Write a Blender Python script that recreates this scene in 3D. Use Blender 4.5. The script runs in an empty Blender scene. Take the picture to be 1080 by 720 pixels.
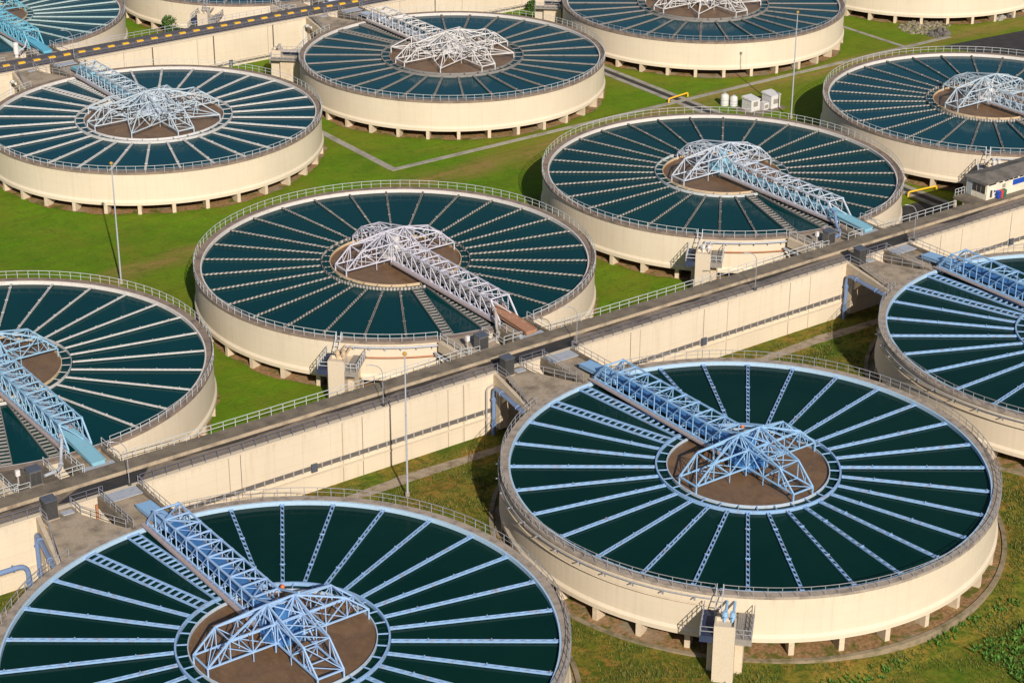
import bpy, math, random
from mathutils import Vector, Matrix
R_ = math.radians
PI = math.pi
random.seed(7)
sc = bpy.context.scene
col = sc.collection

# ------------------------------------------------------------------ mesh helper
class MB:
    def __init__(s, sv=1):
        s.v = []; s.f = []; s.sv = sv; s.sm = []
    def add(s, vs, fs, smooth=False):
        b = len(s.v)
        s.v += [(x, y * s.sv, z) for x, y, z in vs]
        for f in fs:
            s.f.append([b + i for i in f]); s.sm.append(smooth)
    def box(s, x0, x1, y0, y1, z0, z1):
        s.add([(x0,y0,z0),(x1,y0,z0),(x1,y1,z0),(x0,y1,z0),(x0,y0,z1),(x1,y0,z1),(x1,y1,z1),(x0,y1,z1)],
              [(0,3,2,1),(4,5,6,7),(0,1,5,4),(1,2,6,5),(2,3,7,6),(3,0,4,7)])
    def beam(s, p, q, w=.12, h=None):
        h = h or w
        p = Vector(p); q = Vector(q); d = q - p
        if d.length < 1e-6: return
        d.normalize()
        up = Vector((0,0,1)) if abs(d.z) < .95 else Vector((1,0,0))
        a = d.cross(up).normalized(); b = a.cross(d).normalized()
        vs = []
        for c in (p, q):
            for i, j in ((-1,-1),(1,-1),(1,1),(-1,1)):
                vs.append(tuple(c + a*(i*w/2) + b*(j*h/2)))
        s.add(vs, [(0,3,2,1),(4,5,6,7),(0,1,5,4),(1,2,6,5),(2,3,7,6),(3,0,4,7)])
    def tube(s, pts, r, n=8, cap=True, r1=None):
        pts = [Vector(p) for p in pts]; m = len(pts); vs = []; fs = []
        pa = None
        for i, p in enumerate(pts):
            d = (pts[min(i+1,m-1)] - pts[max(i-1,0)]).normalized()
            if pa is None:
                up = Vector((0,0,1)) if abs(d.z) < .95 else Vector((1,0,0))
                a = d.cross(up).normalized()
            else:
                a = (pa - d*pa.dot(d)).normalized()
            pa = a
            b = a.cross(d)
            rr = r if r1 is None else r + (r1-r)*i/(m-1)
            for k in range(n):
                t = 2*PI*k/n
                vs.append(tuple(p + a*(math.cos(t)*rr) + b*(math.sin(t)*rr)))
        for i in range(m-1):
            for k in range(n):
                k2 = (k+1) % n
                fs.append((i*n+k, i*n+k2, (i+1)*n+k2, (i+1)*n+k))
        s.add(vs, fs, True)
        if cap:
            s.add(vs[:n], [tuple(range(n))[::-1]]); s.add(vs[-n:], [tuple(range(n))])
    def lathe(s, prof, n=128, a0=0., a1=360., close=False, cx=0, cy=0):
        full = abs(a1 - a0) >= 359.99
        m = n if full else n + 1
        k = len(prof); vs = []; fs = []
        for i in range(m):
            t = R_(a0 + (a1-a0)*i/n)
            for r, z in prof: vs.append((cx + r*math.cos(t), cy + r*math.sin(t), z))
        for i in range(n):
            j = (i+1) % m
            for q in range(k if close else k-1):
                q2 = (q+1) % k
                fs.append((i*k+q, j*k+q, j*k+q2, i*k+q2))
        s.add(vs, fs, False)
    def disc(s, r, z, n=128, cx=0, cy=0):
        s.add([(cx+r*math.cos(2*PI*i/n), cy+r*math.sin(2*PI*i/n), z) for i in range(n)], [tuple(range(n))])
    def prism(s, pts, z0, z1):
        n = len(pts)
        s.add([(x,y,z0) for x,y in pts] + [(x,y,z1) for x,y in pts],
              [tuple(range(n))[::-1], tuple(range(n, 2*n))] + [(i,(i+1)%n,n+(i+1)%n,n+i) for i in range(n)])
    def hull(s, pts4a, pts4b):   # two quads joined
        s.add(list(pts4a)+list(pts4b), [(0,3,2,1),(4,5,6,7),(0,1,5,4),(1,2,6,5),(2,3,7,6),(3,0,4,7)])
    def rail(s, pts, h=1.0, step=1.4, r=.03, mid=True, closed=False, pr=None):
        pts = [Vector(p) for p in pts]
        pr = pr or r
        for i in range(len(pts)-1):
            a, b = pts[i], pts[i+1]
            L = (b-a).length; n = max(1, round(L/step))
            for zz in ((h, h*.52) if mid else (h,)):
                s.beam(a+Vector((0,0,zz)), b+Vector((0,0,zz)), r*2)
            for k in range(n + (1 if i == len(pts)-2 else 0)):
                p = a + (b-a)*(k/n)
                s.beam(p, p+Vector((0,0,h)), pr*2)
    def mesh(s, name):
        me = bpy.data.meshes.new(name)
        me.from_pydata(s.v, [], [f[::-1] for f in s.f] if s.sv < 0 else s.f)
        for p, q in zip(me.polygons, s.sm): p.use_smooth = q
        me.update()
        return me

# ------------------------------------------------------------------ object helpers
def put(name, me, mat, parent=None, loc=(0,0,0), rz=0.):
    me = me.mesh(name) if isinstance(me, MB) else me
    if not me.materials: me.materials.append(mat)
    o = bpy.data.objects.new(name, me); col.objects.link(o)
    if me.materials[0] != mat:
        o.material_slots[0].link = 'OBJECT'; o.material_slots[0].material = mat
    o.location = loc; o.rotation_euler = (0,0,rz)
    if parent: o.parent = parent
    return o
def thing(name, label, cat, loc=(0,0,0), rz=0., group=None):
    o = bpy.data.objects.new(name, None); col.objects.link(o)
    o.empty_display_size = .5; o.location = loc; o.rotation_euler = (0,0,rz)
    o['label'] = label; o['category'] = cat
    if group: o['group'] = group
    return o
def tag(o, label, cat, group=None, kind=None):
    if label: o['label'] = label
    if cat: o['category'] = cat
    if group: o['group'] = group
    if kind: o['kind'] = kind
    return o
def struct(name, mb, mat, label, cat):
    return tag(put(name, mb, mat), label, cat, kind='structure')
cache = {}
def cached(key, fn):
    if key not in cache: cache[key] = fn()
    return cache[key]

# ------------------------------------------------------------------ materials
class NT:
    def __init__(s, name):
        s.m = bpy.data.materials.new(name); s.m.use_nodes = True
        s.t = s.m.node_tree; s.n = s.t.nodes; s.l = s.t.links
        s.b = s.n['Principled BSDF']
    def node(s, kind, **kw):
        n = s.n.new(kind)
        for k, v in kw.items(): setattr(n, k, v)
        return n
    def lk(s, a, b):
        if hasattr(a, 'links') or isinstance(a, bpy.types.NodeSocket): s.l.new(a, b)
        else: b.default_value = a
    def obj(s): return s.node('ShaderNodeTexCoord').outputs['Object']
    def geo(s): return s.node('ShaderNodeNewGeometry').outputs['Position']
    def sep(s, v):
        n = s.node('ShaderNodeSeparateXYZ'); s.lk(v, n.inputs[0]); return n.outputs
    def comb(s, x, y, z):
        n = s.node('ShaderNodeCombineXYZ')
        for i, a in enumerate((x,y,z)): s.lk(a, n.inputs[i])
        return n.outputs[0]
    def math(s, op, a, b=0., c=None):
        n = s.node('ShaderNodeMath', operation=op); s.lk(a, n.inputs[0]); s.lk(b, n.inputs[1])
        if c is not None: s.lk(c, n.inputs[2])
        return n.outputs[0]
    def scale(s, v, xyz):
        n = s.node('ShaderNodeVectorMath', operation='MULTIPLY'); s.lk(v, n.inputs[0]); n.inputs[1].default_value = xyz
        return n.outputs[0]
    def noise(s, v, sc=1., det=3., rough=.55, dist=0.):
        n = s.node('ShaderNodeTexNoise'); s.lk(v, n.inputs['Vector'])
        n.inputs['Scale'].default_value = sc; n.inputs['Detail'].default_value = det
        n.inputs['Roughness'].default_value = rough; n.inputs['Distortion'].default_value = dist
        return n.outputs['Fac']
    def ramp(s, f, stops):
        n = s.node('ShaderNodeValToRGB'); s.lk(f, n.inputs[0]); e = n.color_ramp.elements
        while len(e) < len(stops): e.new(.5)
        for i, (p, c) in enumerate(stops):
            e[i].position = p; e[i].color = (c, c, c, 1) if isinstance(c, (int, float)) else (*c, 1)
        return n.outputs[0]
    def mix(s, f, a, b, mode='MIX'):
        n = s.node('ShaderNodeMix', data_type='RGBA', blend_type=mode)
        s.lk(f, n.inputs[0])
        for v, i in ((a, 6), (b, 7)):
            s.lk((*v, 1) if isinstance(v, tuple) else v, n.inputs[i])
        return n.outputs[2]
    def step(s, v, a, b):   # smooth ramp 0..1 between a and b
        n = s.node('ShaderNodeMapRange'); n.clamp = True; n.interpolation_type = 'SMOOTHSTEP'
        s.lk(v, n.inputs[0]); n.inputs[1].default_value = a; n.inputs[2].default_value = b
        return n.outputs[0]
    def bump(s, h, st=.3, d=.05):
        n = s.node('ShaderNodeBump'); n.inputs['Strength'].default_value = st; n.inputs['Distance'].default_value = d
        s.lk(h, n.inputs['Height']); s.lk(n.outputs[0], s.b.inputs['Normal'])
    def done(s, colr, rough=.7, metal=0., spec=None):
        s.lk((*colr, 1) if isinstance(colr, tuple) else colr, s.b.inputs['Base Color'])
        s.lk(rough, s.b.inputs['Roughness']); s.b.inputs['Metallic'].default_value = metal
        if spec is not None: s.b.inputs['Specular IOR Level'].default_value = spec
        return s.m

def mat_paint(name, c, wear=(.30,.24,.19), amt=.5, rough=.45, sc=2.2):
    t = NT(name); g = t.geo()
    n1 = t.noise(g, sc, 4.); n2 = t.noise(g, 9., 3.)
    base = t.mix(t.ramp(n2, [(.3, 0.), (.75, 1.)]), tuple(x*.86 for x in c), tuple(min(1, x*1.07) for x in c))
    w = t.ramp(n1, [(.56, 0.), (.74, amt)])
    return t.done(t.mix(w, base, wear), rough)
def mat_concrete(name, c, dark, sc=.5, rough=.85, amt=.8):
    t = NT(name); g = t.geo()
    n1 = t.noise(g, sc, 6., .62); n2 = t.noise(g, sc*9, 4., .6)
    a = t.mix(t.ramp(n2, [(.3, 0.), (.7, 1.)]), tuple(x*.85 for x in c), tuple(x*1.1 for x in c))
    f = t.ramp(n1, [(.45, 0.), (.68, amt)])
    t.bump(n2, .25, .03)
    return t.done(t.mix(f, a, dark), rough)
CREAM = (.665, .575, .455)
def mat_wall_round(name, c=CREAM):
    t = NT(name); o = t.obj(); x, y, z = t.sep(o)[:3]
    ang = t.math('MULTIPLY', t.math('ARCTAN2', y, x), 26.)
    info = t.node('ShaderNodeObjectInfo').outputs['Random']
    v = t.comb(ang, t.math('MULTIPLY', info, 60.), z)
    streak = t.noise(t.scale(v, (1.6, 1., .10)), 1., 5., .6)
    big = t.noise(v, .12, 3.)
    fine = t.noise(t.scale(v, (1., 1., 1.)), 6., 3.)
    base = t.mix(t.ramp(big, [(.3, 0.), (.7, 1.)]), tuple(q*.93 for q in c), tuple(q*1.05 for q in c))
    base = t.mix(t.ramp(streak, [(.55, 0.), (.85, .3)]), base, (.42,.33,.22))
    base = t.mix(t.ramp(fine, [(.4, 0.), (.8, .2)]), base, (.75,.66,.52))
    # shutter joints: upright lines every 2.7 m, two level ones
    fr = t.math('FRACT', t.math('DIVIDE', ang, 2.7225))
    ln = t.math('LESS_THAN', fr, .022)
    zr = t.math('FRACT', t.math('DIVIDE', z, 1.2)); lz = t.math('LESS_THAN', zr, .03)
    base = t.mix(t.math('MULTIPLY', t.math('MAXIMUM', ln, lz), .16), base, (.36,.29,.2))
    # dirt runs from the top
    top = t.step(z, -1.6, -.2); run = t.noise(t.scale(v, (2.6, 1., .22)), 1., 3.)
    base = t.mix(t.math('MULTIPLY', t.math('MULTIPLY', top, t.ramp(run, [(.5,0.),(.75,1.)])), .28), base, (.3,.24,.17))
    t.bump(fine, .2, .02)
    return t.done(base, .8)
def mat_wall_flat(name, c=CREAM):
    t = NT(name); g = t.geo(); x, y, z = t.sep(g)[:3]
    streak = t.noise(t.scale(g, (1.2, 1.2, .09)), 1., 5., .6)
    big = t.noise(g, .1, 4.); fine = t.noise(g, 5., 3.)
    base = t.mix(t.ramp(big, [(.3, 0.), (.7, 1.)]), tuple(q*.92 for q in c), tuple(q*1.06 for q in c))
    base = t.mix(t.ramp(streak, [(.56, 0.), (.85, .35)]), base, (.45,.34,.22))
    fr = t.math('FRACT', t.math('DIVIDE', t.math('ADD', x, 2.), 14.02)); ln = t.math('LESS_THAN', fr, .008)
    fr2 = t.math('FRACT', t.math('DIVIDE', x, 3.505)); ln2 = t.math('MULTIPLY', t.math('LESS_THAN', fr2, .014), .25)
    zr = t.math('FRACT', t.math('DIVIDE', z, 1.22)); lz = t.math('MULTIPLY', t.math('LESS_THAN', zr, .03), .2)
    base = t.mix(t.math('MAXIMUM', t.math('MULTIPLY', ln, .7), t.math('MAXIMUM', ln2, lz)), base, (.27,.2,.13))
    top = t.step(z, -1.3, -.1); run = t.noise(t.scale(g, (3., 1., .2)), 1., 3.)
    base = t.mix(t.math('MULTIPLY', t.math('MULTIPLY', top, t.ramp(run, [(.5,0.),(.75,1.)])), .4), base, (.3,.22,.15))
    t.bump(fine, .2, .02)
    return t.done(base, .8)
def mat_water(name, c, c2):
    t = NT(name); g = t.geo()
    n = t.noise(g, .07, 4., .6, .6)
    base = t.mix(t.ramp(n, [(.35, 0.), (.7, 1.)]), c, c2)
    sc_ = t.noise(g, .5, 6., .7, 1.5)
    base = t.mix(t.ramp(sc_, [(.6, 0.), (.78, .35)]), base, tuple(min(1, q*1.6+.004) for q in c2))  # faint lighter streaks: foam and surface sheen painted into the colour
    rip = t.noise(g, 3., 3., .6)
    t.bump(rip, .16, .03)
    t.b.inputs['IOR'].default_value = 1.333
    return t.done(base, .09, spec=.2)
def mat_mud():
    t = NT('brown_sludge'); g = t.geo()
    n = t.noise(g, .35, 5., .6, 1.2); n2 = t.noise(g, 3., 4.)
    base = t.mix(t.ramp(n, [(.35, 0.), (.68, 1.)]), (.135,.078,.043), (.20,.118,.062))
    base = t.mix(t.ramp(n2, [(.55, 0.), (.8, .5)]), base, (.22,.14,.085))
    n3 = t.noise(t.scale(g, (1., .35, 1.)), 1.1, 6., .75, 2.)
    base = t.mix(t.ramp(n3, [(.54, 0.), (.68, .55)]), base, (.26,.175,.10))
    base = t.mix(t.ramp(n3, [(.3, .6), (.42, 0.)]), base, (.085,.050,.030))
    t.bump(n2, .12, .03)
    return t.done(base, .38, spec=.25)

M = {}
M['wall_round'] = mat_wall_round('cream_tank_wall')
M['wall_flat'] = mat_wall_flat('cream_channel_wall')
M['cream'] = mat_concrete('cream_concrete', (.64,.53,.40), (.42,.33,.23), .5, .8, .45)
M['kerbface'] = mat_concrete('kerb_face_concrete', (.42,.34,.25), (.16,.13,.10), .6, .9, .8)  # paler than the slab: sunlight on the face put into the colour
M['smooth'] = mat_paint('smooth_cream_concrete', (.63,.54,.425), (.48,.39,.29), .3, .85)
M['raildark'] = mat_paint('dark_rail_paint', (.17,.17,.22), (.1,.09,.08), .5, .5)
M['shadednavy'] = mat_paint('shaded_navy_steel', (.03,.045,.10), (.08,.07,.06), .5, .6)  # left tower platforms: their shade is put into the steel colour
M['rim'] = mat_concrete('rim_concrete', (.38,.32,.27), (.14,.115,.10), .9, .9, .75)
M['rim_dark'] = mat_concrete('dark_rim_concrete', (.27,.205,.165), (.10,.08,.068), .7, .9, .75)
M['apron'] = mat_concrete('apron_concrete', (.40,.325,.245), (.13,.105,.08), .4, .9, .8)
M['apron_dark'] = mat_concrete('dark_apron_concrete', (.16,.13,.10), (.05,.042,.036), .4, .9, .9)
def mat_deck():
    t = NT('deck_asphalt'); g = t.geo(); u, v, z = t.sep(g)[:3]
    n1 = t.noise(g, .16, 6., .62); n2 = t.noise(g, 2.4, 4., .6); n3 = t.noise(t.scale(g, (.14, .5, 1.)), 1., 4., .6)
    x = t.mix(t.ramp(n2, [(.3, 0.), (.7, 1.)]), (.19,.155,.12), (.26,.21,.165))
    x = t.mix(t.ramp(n1, [(.48, 0.), (.62, .85)]), x, (.095,.078,.065))
    edge = t.step(v, -34.3, -32.5)
    wet = t.step(t.math('ADD', t.math('MULTIPLY', edge, .5), t.math('SUBTRACT', n3, .5)), .38, .50)
    x = t.mix(t.math('MULTIPLY', wet, .92), x, (.028,.024,.022))
    t.bump(n2, .25, .03)
    return t.done(x, .9)
M['deck'] = mat_deck()
M['slab'] = mat_concrete('slab_concrete', (.20,.165,.125), (.09,.075,.058), .45, .9, .85)
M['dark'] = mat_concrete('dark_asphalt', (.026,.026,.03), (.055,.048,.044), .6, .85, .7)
M['under'] = mat_concrete('underside_concrete', (.3,.24,.17), (.12,.09,.06), .5, .9, .7)
M['path'] = mat_concrete('path_concrete', (.36,.34,.30), (.17,.15,.12), .5, .9, .7)
M['roughpath'] = mat_concrete('rough_path_concrete', (.34,.28,.21), (.14,.10,.06), .8, .95, .8)
M['kerb'] = mat_concrete('kerb_concrete', (.29,.23,.155), (.10,.09,.035), .7, .95, .9)
def mat_soil():
    t = NT('bare_soil'); g = t.geo()
    a = t.noise(g, .6, 6., .7, .5); b = t.noise(g, 2.5, 5., .7); c = t.noise(g, .25, 4., .6)
    x = t.mix(t.ramp(b, [(.35, 0.), (.65, 1.)]), (.21,.12,.06), (.42,.255,.13))
    x = t.mix(t.ramp(a, [(.5, 0.), (.6, .85)]), x, (.085,.115,.012))
    x = t.mix(t.ramp(c, [(.5, 0.), (.66, .7)]), x, (.33,.28,.21))
    t.bump(b, .6, .15)
    return t.done(x, 1., spec=.1)
M['soil'] = mat_soil()
M['steel'] = mat_paint('rail_steel', (.42,.45,.52), (.2,.17,.15), .6, .4)
M['rail_white'] = mat_paint('white_rail_paint', (.56,.59,.62), (.3,.27,.22), .5, .45)
M['rail_grey'] = mat_paint('grey_rail_paint', (.33,.34,.38), (.16,.13,.11), .6, .45)
M['white'] = mat_paint('white_paint', (.70,.69,.70), (.38,.30,.24), .45, .5)
M['lilac'] = mat_paint('lilac_white_paint', (.60,.60,.71), (.36,.26,.20), .45, .5)
M['palewhite'] = mat_paint('pale_blue_white_paint', (.55,.62,.74), (.34,.25,.19), .45, .5)
M['skywhite'] = mat_paint('weathered_sky_paint', (.50,.60,.70), (.33,.26,.22), .45, .5)
M['blue'] = mat_paint('sky_blue_paint', (.29,.51,.80), (.40,.40,.42), .4, .45)
M['lavender'] = mat_paint('lavender_blue_paint', (.34,.52,.82), (.40,.40,.42), .4, .45)
M['paleblue'] = mat_paint('pale_blue_paint', (.30,.50,.70), (.3,.34,.38), .4, .45)
M['cyan'] = mat_paint('cyan_paint', (.17,.50,.68), (.3,.36,.4), .4, .45)
M['deepblue'] = mat_paint('deep_blue_paint', (.05,.18,.45), (.16,.24,.34), .4, .4)
M['chuteblue'] = mat_paint('chute_blue_paint', (.24,.50,.64), (.34,.4,.4), .35, .5, 1.)
M['cyanchute'] = mat_paint('bright_cyan_paint', (.13,.45,.64), (.25,.36,.4), .4, .5, 1.)
M['rust'] = mat_paint('rusty_plate', (.40,.20,.12), (.48,.42,.37), .95, .8, 1.9)
M['rustpipe'] = mat_paint('rusty_orange_pipe', (.46,.19,.09), (.4,.3,.2), .6, .7)
M['launder_blue'] = mat_paint('blue_trough_paint', (.27,.45,.74), (.30,.22,.22), .75, .5, 1.5)
def mat_trough():
    t = NT('weathered_trough'); o = t.obj(); x, y, z = t.sep(o)[:3]
    n = t.noise(t.geo(), 1.3, 4.)
    fr = t.math('FRACT', t.math('ADD', t.math('DIVIDE', x, .62), t.math('ADD', t.math('MULTIPLY', y, -1.6), t.math('MULTIPLY', n, .35))))
    f = t.math('MULTIPLY', t.step(fr, .04, .2), t.math('SUBTRACT', 1., t.step(fr, .52, .68)))
    c = t.mix(f, (.13,.12,.11), (.47,.455,.44))
    return t.done(t.mix(t.ramp(n, [(.5, 0.), (.75, .7)]), c, (.16,.12,.10)), .7)
M['launder_grey'] = mat_trough()
M['launder_white'] = mat_paint('white_trough_paint', (.58,.57,.57), (.3,.26,.23), .6, .6, 1.4)
M['launder_dark'] = mat_paint('grimy_trough', (.25,.235,.225), (.09,.08,.075), .7, .75, 1.4)
M['launder_cyan'] = mat_paint('pale_cyan_trough', (.42,.56,.58), (.3,.3,.28), .5, .6, 1.4)
M['lip_blue'] = mat_paint('blue_lip_paint', (.42,.60,.80), (.4,.4,.4), .4, .5)
M['lip_white'] = mat_paint('white_lip_paint', (.70,.66,.64), (.36,.29,.25), .5, .6)
M['well'] = mat_paint('well_rim', (.62,.47,.31), (.32,.2,.12), .6, .7)
M['well_blue'] = mat_paint('well_rim_blue', (.45,.55,.68), (.3,.22,.16), .6, .6)
M['wet'] = mat_concrete('wet_concrete', (.13,.10,.075), (.06,.05,.04), .8, .7, .8)
M['cabinet'] = mat_paint('grey_cabinet', (.05,.05,.053), (.12,.1,.08), .5, .5)
M['cabmid'] = mat_paint('mid_grey_cabinet', (.13,.125,.125), (.22,.18,.14), .6, .5)
M['cabtop'] = mat_paint('slate_cabinet_top', (.085,.10,.135), (.16,.14,.12), .5, .5)
M['pipeblue'] = mat_paint('blue_pipe_paint', (.17,.26,.47), (.3,.27,.25), .5, .45)
M['pipegrey'] = mat_paint('grey_pipe', (.40,.37,.35), (.24,.15,.1), .6, .6)
M['yellow'] = mat_paint('yellow_paint', (.88,.50,.03), (.5,.3,.08), .4, .5)
M['walkpink'] = mat_paint('pinkish_steel', (.40,.33,.33), (.24,.15,.12), .6, .6)
M['dullyellow'] = mat_paint('dull_yellow_paint', (.48,.28,.06), (.3,.2,.1), .6, .5)
M['orange'] = mat_paint('orange_paint', (.85,.17,.03), (.6,.2,.1), .3, .5)
M['black'] = mat_paint('black_kerb', (.095,.09,.105), (.14,.125,.115), .5, .8)
M['roof'] = mat_concrete('grey_roof', (.17,.155,.14), (.06,.055,.05), .5, .9, .9)
M['render'] = mat_concrete('cream_render', (.74,.68,.57), (.5,.43,.33), .6, .8, .5)
M['glass'] = NT('dark_glass').done((.015,.02,.025), .08)
M['signblue'] = NT('blue_sign').done((.01,.07,.42), .5)
M['binred'] = NT('red_panel').done((.55,.06,.05), .5)
M['bingreen'] = NT('green_panel').done((.02,.16,.10), .5)
M['doorblue'] = mat_paint('grey_blue_door', (.33,.38,.42), (.3,.3,.3), .3, .5)
M['rock'] = mat_concrete('rubble', (.30,.25,.19), (.08,.10,.04), 1.5, .95, .9)
M['traydark'] = mat_paint('dark_grey_tray', (.135,.125,.12), (.09,.08,.07), .5, .7)
M['tray'] = mat_paint('dull_grey_tray', (.30,.275,.25), (.12,.1,.09), .6, .7)
M['water_green'] = mat_water('dark_green_water', (.001,.021,.017), (.003,.027,.020))
M['water_teal'] = mat_water('dark_teal_water', (.0005,.034,.040), (.001,.041,.046))
M['water_blue'] = mat_water('dark_blue_water', (.0005,.043,.062), (.001,.050,.068))  # bluer for farther tanks: sky reflection put into the base colour
M['mud'] = mat_mud()
M['bark'] = mat_concrete('bark', (.1,.07,.045), (.05,.035,.02), 2., .95, .8)

def mat_leaf(name, a, b):
    t = NT(name); g = t.geo()
    r = t.node('ShaderNodeNewGeometry').outputs['Random Per Island']
    return t.done(t.mix(r, a, b), .7)
M['leaf'] = mat_leaf('leaf_green', (.03,.085,.012), (.075,.16,.025))
M['tuft'] = mat_leaf('grass_tuft', (.05,.115,.010), (.20,.175,.035))
M['weed'] = mat_leaf('weed_green', (.055,.15,.015), (.10,.23,.025))

def mat_ground():
    t = NT('grass_ground'); g = t.geo(); u, v, z = t.sep(g)[:3]
    big = t.noise(g, .035, 5., .6, .5); mid = t.noise(g, .22, 5., .65, .4); fine = t.noise(g, 2.2, 5., .7); hair = t.noise(g, 11., 3., .7)
    # tended lawn
    lawn = t.mix(t.ramp(mid, [(.3, 0.), (.7, 1.)]), (.085,.205,.004), (.150,.285,.008))
    lawn = t.mix(t.ramp(big, [(.42, 0.), (.62, .9)]), lawn, (.190,.225,.016))
    # worn tyre track running along the lawn
    cen = t.math('ADD', t.math('ADD', t.math('MULTIPLY', u, .13), 32.), t.math('MULTIPLY', t.math('MULTIPLY', u, u), -.00042))
    wob = t.math('MULTIPLY', t.math('SUBTRACT', t.noise(t.scale(g, (.05, .05, 0.)), 1., 3.), .5), 9.)
    d = t.math('ABSOLUTE', t.math('ADD', t.math('SUBTRACT', v, cen), wob))
    band = t.math('SUBTRACT', 1., t.step(d, .2, 4.2))
    rut = t.math('MULTIPLY', band, t.ramp(t.noise(t.scale(g, (.06,.5,0.)), 1., 5., .7), [(.34, .1), (.56, 1.)]))
    lawn = t.mix(t.math('MULTIPLY', rut, .95), lawn, (.33,.215,.075))
    lawn = t.mix(t.ramp(t.noise(g, .09, 5., .65, .8), [(.52, 0.), (.72, .62)]), lawn, (.235,.200,.030))
    mow = t.ramp(t.noise(t.scale(g, (.015, .75, 0.)), 1., 4., .6), [(.4, 0.), (.62, .4)])
    lawn = t.mix(mow, lawn, (.140,.165,.015))
    lawn = t.mix(t.ramp(t.noise(g, .55, 6., .75, .4), [(.5, 0.), (.68, .55)]), lawn, (.075,.135,.008))
    # rough dry grass on the near side
    dry = t.mix(t.ramp(mid, [(.33, 0.), (.66, 1.)]), (.10,.140,.012), (.34,.24,.045))
    dry = t.mix(t.ramp(t.noise(g, .42, 6., .75, .6), [(.5, 0.), (.62, .9)]), dry, (.36,.19,.045))
    dry = t.mix(t.ramp(t.noise(g, .12, 4., .6), [(.5, 0.), (.7, .85)]), dry, (.085,.185,.008))
    dry = t.mix(t.ramp(t.noise(g, 1.1, 6., .8, .5), [(.42, .75), (.55, 0.)]), dry, (.045,.085,.008))
    c = t.mix(t.step(v, -34., -32.), dry, lawn)
    far = t.math('SUBTRACT', 1., t.step(v, -106., -94.))
    c = t.mix(t.math('MULTIPLY', far, .6), c, (.085,.165,.010))
    c = t.mix(t.ramp(fine, [(.35, .0), (.75, .5)]), c, t.mix(1., c, (.6,.6,.56), 'MULTIPLY'))
    c = t.mix(t.ramp(hair, [(.4, .0), (.8, .35)]), c, t.mix(1., c, (1.5,1.45,1.3), 'MULTIPLY'))
    hh = t.math('ADD', t.math('MULTIPLY', fine, .7), t.math('MULTIPLY', hair, .4))
    t.bump(hh, .7, .3)
    return t.done(c, .95, spec=.15)
M['ground'] = mat_ground()

# ------------------------------------------------------------------ layout (metres; z = 0 is the tank rim)
GL, GF, GN = -6.4, -6.5, -7.4            # lawn level, near-side tank level, foot of the channel wall
KIND = {'F': (1, GF), 'B': (-1, GL), 'A': (1, GL), 'Z': (-1, GL)}
R = 26.0
# ------------------------------------------------------------------ ground
g = MB()
prof = [(-2500,-16.),(-300,-15.),(-150,-9.4),(-98,-7.6),(-95.8,-7.05),(-94.2,-6.75),(-90,GF-.03),(-48,GF-.03),(-44.5,-6.75),(-41.5,-7.3),(-38,GN),(-35,GN-.2),(-34,GL),(2500,GL)]
def gz(y):
    for (a, za), (b, zb) in zip(prof[:-1], prof[1:]):
        if a <= y <= b: return za + (zb-za)*(y-a)/(b-a)
    return GL
us = [-2500,-300,-200,-100,-50,0,50,100,200,300,2500]
n = len(us)
g.add([(a, b, z) for b, z in prof for a in us],
      [(j*n+i, j*n+i+1, (j+1)*n+i+1, (j+1)*n+i) for j in range(len(prof)-1) for i in range(n-1)])
struct('ground', g, M['ground'], 'green and dry brown grass ground under the round tanks', 'ground')

def strip(name, x0, x1, y0, y1, z, mat, label, cat, th=.04):
    m = MB(); m.box(x0, x1, y0, y1, z-.2, z+th)
    return struct(name, m, mat, label, cat)
strip('footpath', -60, 27.6, 42.2, 43.2, GL, M['path'], 'thin grey concrete path running along the lawn', 'path', .05) if False else None
strip('footpath', 26.6, 150, 42.0, 43.0, GL, M['path'], 'long grey concrete path crossing the lawn behind the middle tanks', 'path', .06)
strip('footpath', 26.5, 27.7, 43.1, 104., GL, M['path'], 'grey concrete path leading from the lawn to between the far tanks', 'path', .07)
strip('footpath', 83.2, 84.1, -29.7, 104., GL, M['path'], 'pale concrete kerb strip between far tanks, left of its pair', 'path', .10)
strip('footpath', 85.4, 86.3, -29.7, 104., GL, M['path'], 'pale concrete kerb strip between far tanks, right of its pair', 'path', .10)
strip('drain_channel', 84.15, 85.35, -29.7, 104., GL, M['dark'], 'dark drain between the two concrete kerb strips', 'drain', .02)
strip('footpath', 138., 138.8, 43.1, 104., GL, M['path'], 'thin grey path by the rightmost far tank', 'path', .07)
strip('asphalt_yard', 74., 83., -29.7, -14., GL, M['dark'], 'dark asphalt patch beside the control building', 'yard', .015)
strip('asphalt_yard', 86.5, 98., -29.7, -21., GL, M['dark'], 'dark asphalt strip behind the control building', 'yard', .018)
m = MB(); m.prism([(143.5,39.),(150.,26.),(320,26.),(320,34.),(190,35.)], GL-.2, GL+.05)
struct('asphalt_yard', m, M['dark'], 'dark yard behind the far right tank', 'yard')
def rough_strip(name, x0, x1, yc, w, z, mat, label):
    m = MB(); rnd = random.Random(3); N = int((x1-x0)/1.2); L = []; Rr = []
    for i in range(N+1):
        x = x0 + (x1-x0)*i/N; wob = math.sin(i*.37)*.25
        L.append((x, yc + wob - w/2 - rnd.random()*.3)); Rr.append((x, yc + wob + w/2 + rnd.random()*.3))
    for i in range(N):
        m.add([(*L[i],z),(*L[i+1],z),(*Rr[i+1],z),(*Rr[i],z)], [(0,1,2,3)])
    return struct(name, m, mat, label, 'path')
rough_strip('footpath', -110, 170, -39.4, 1.5, GN+.06, M['roughpath'], 'rough cream concrete path along the foot of the channel wall')

# ------------------------------------------------------------------ tank parts
def rp(r, a, z=0.): return (r*math.cos(R_(a)), r*math.sin(R_(a)), z)

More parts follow.
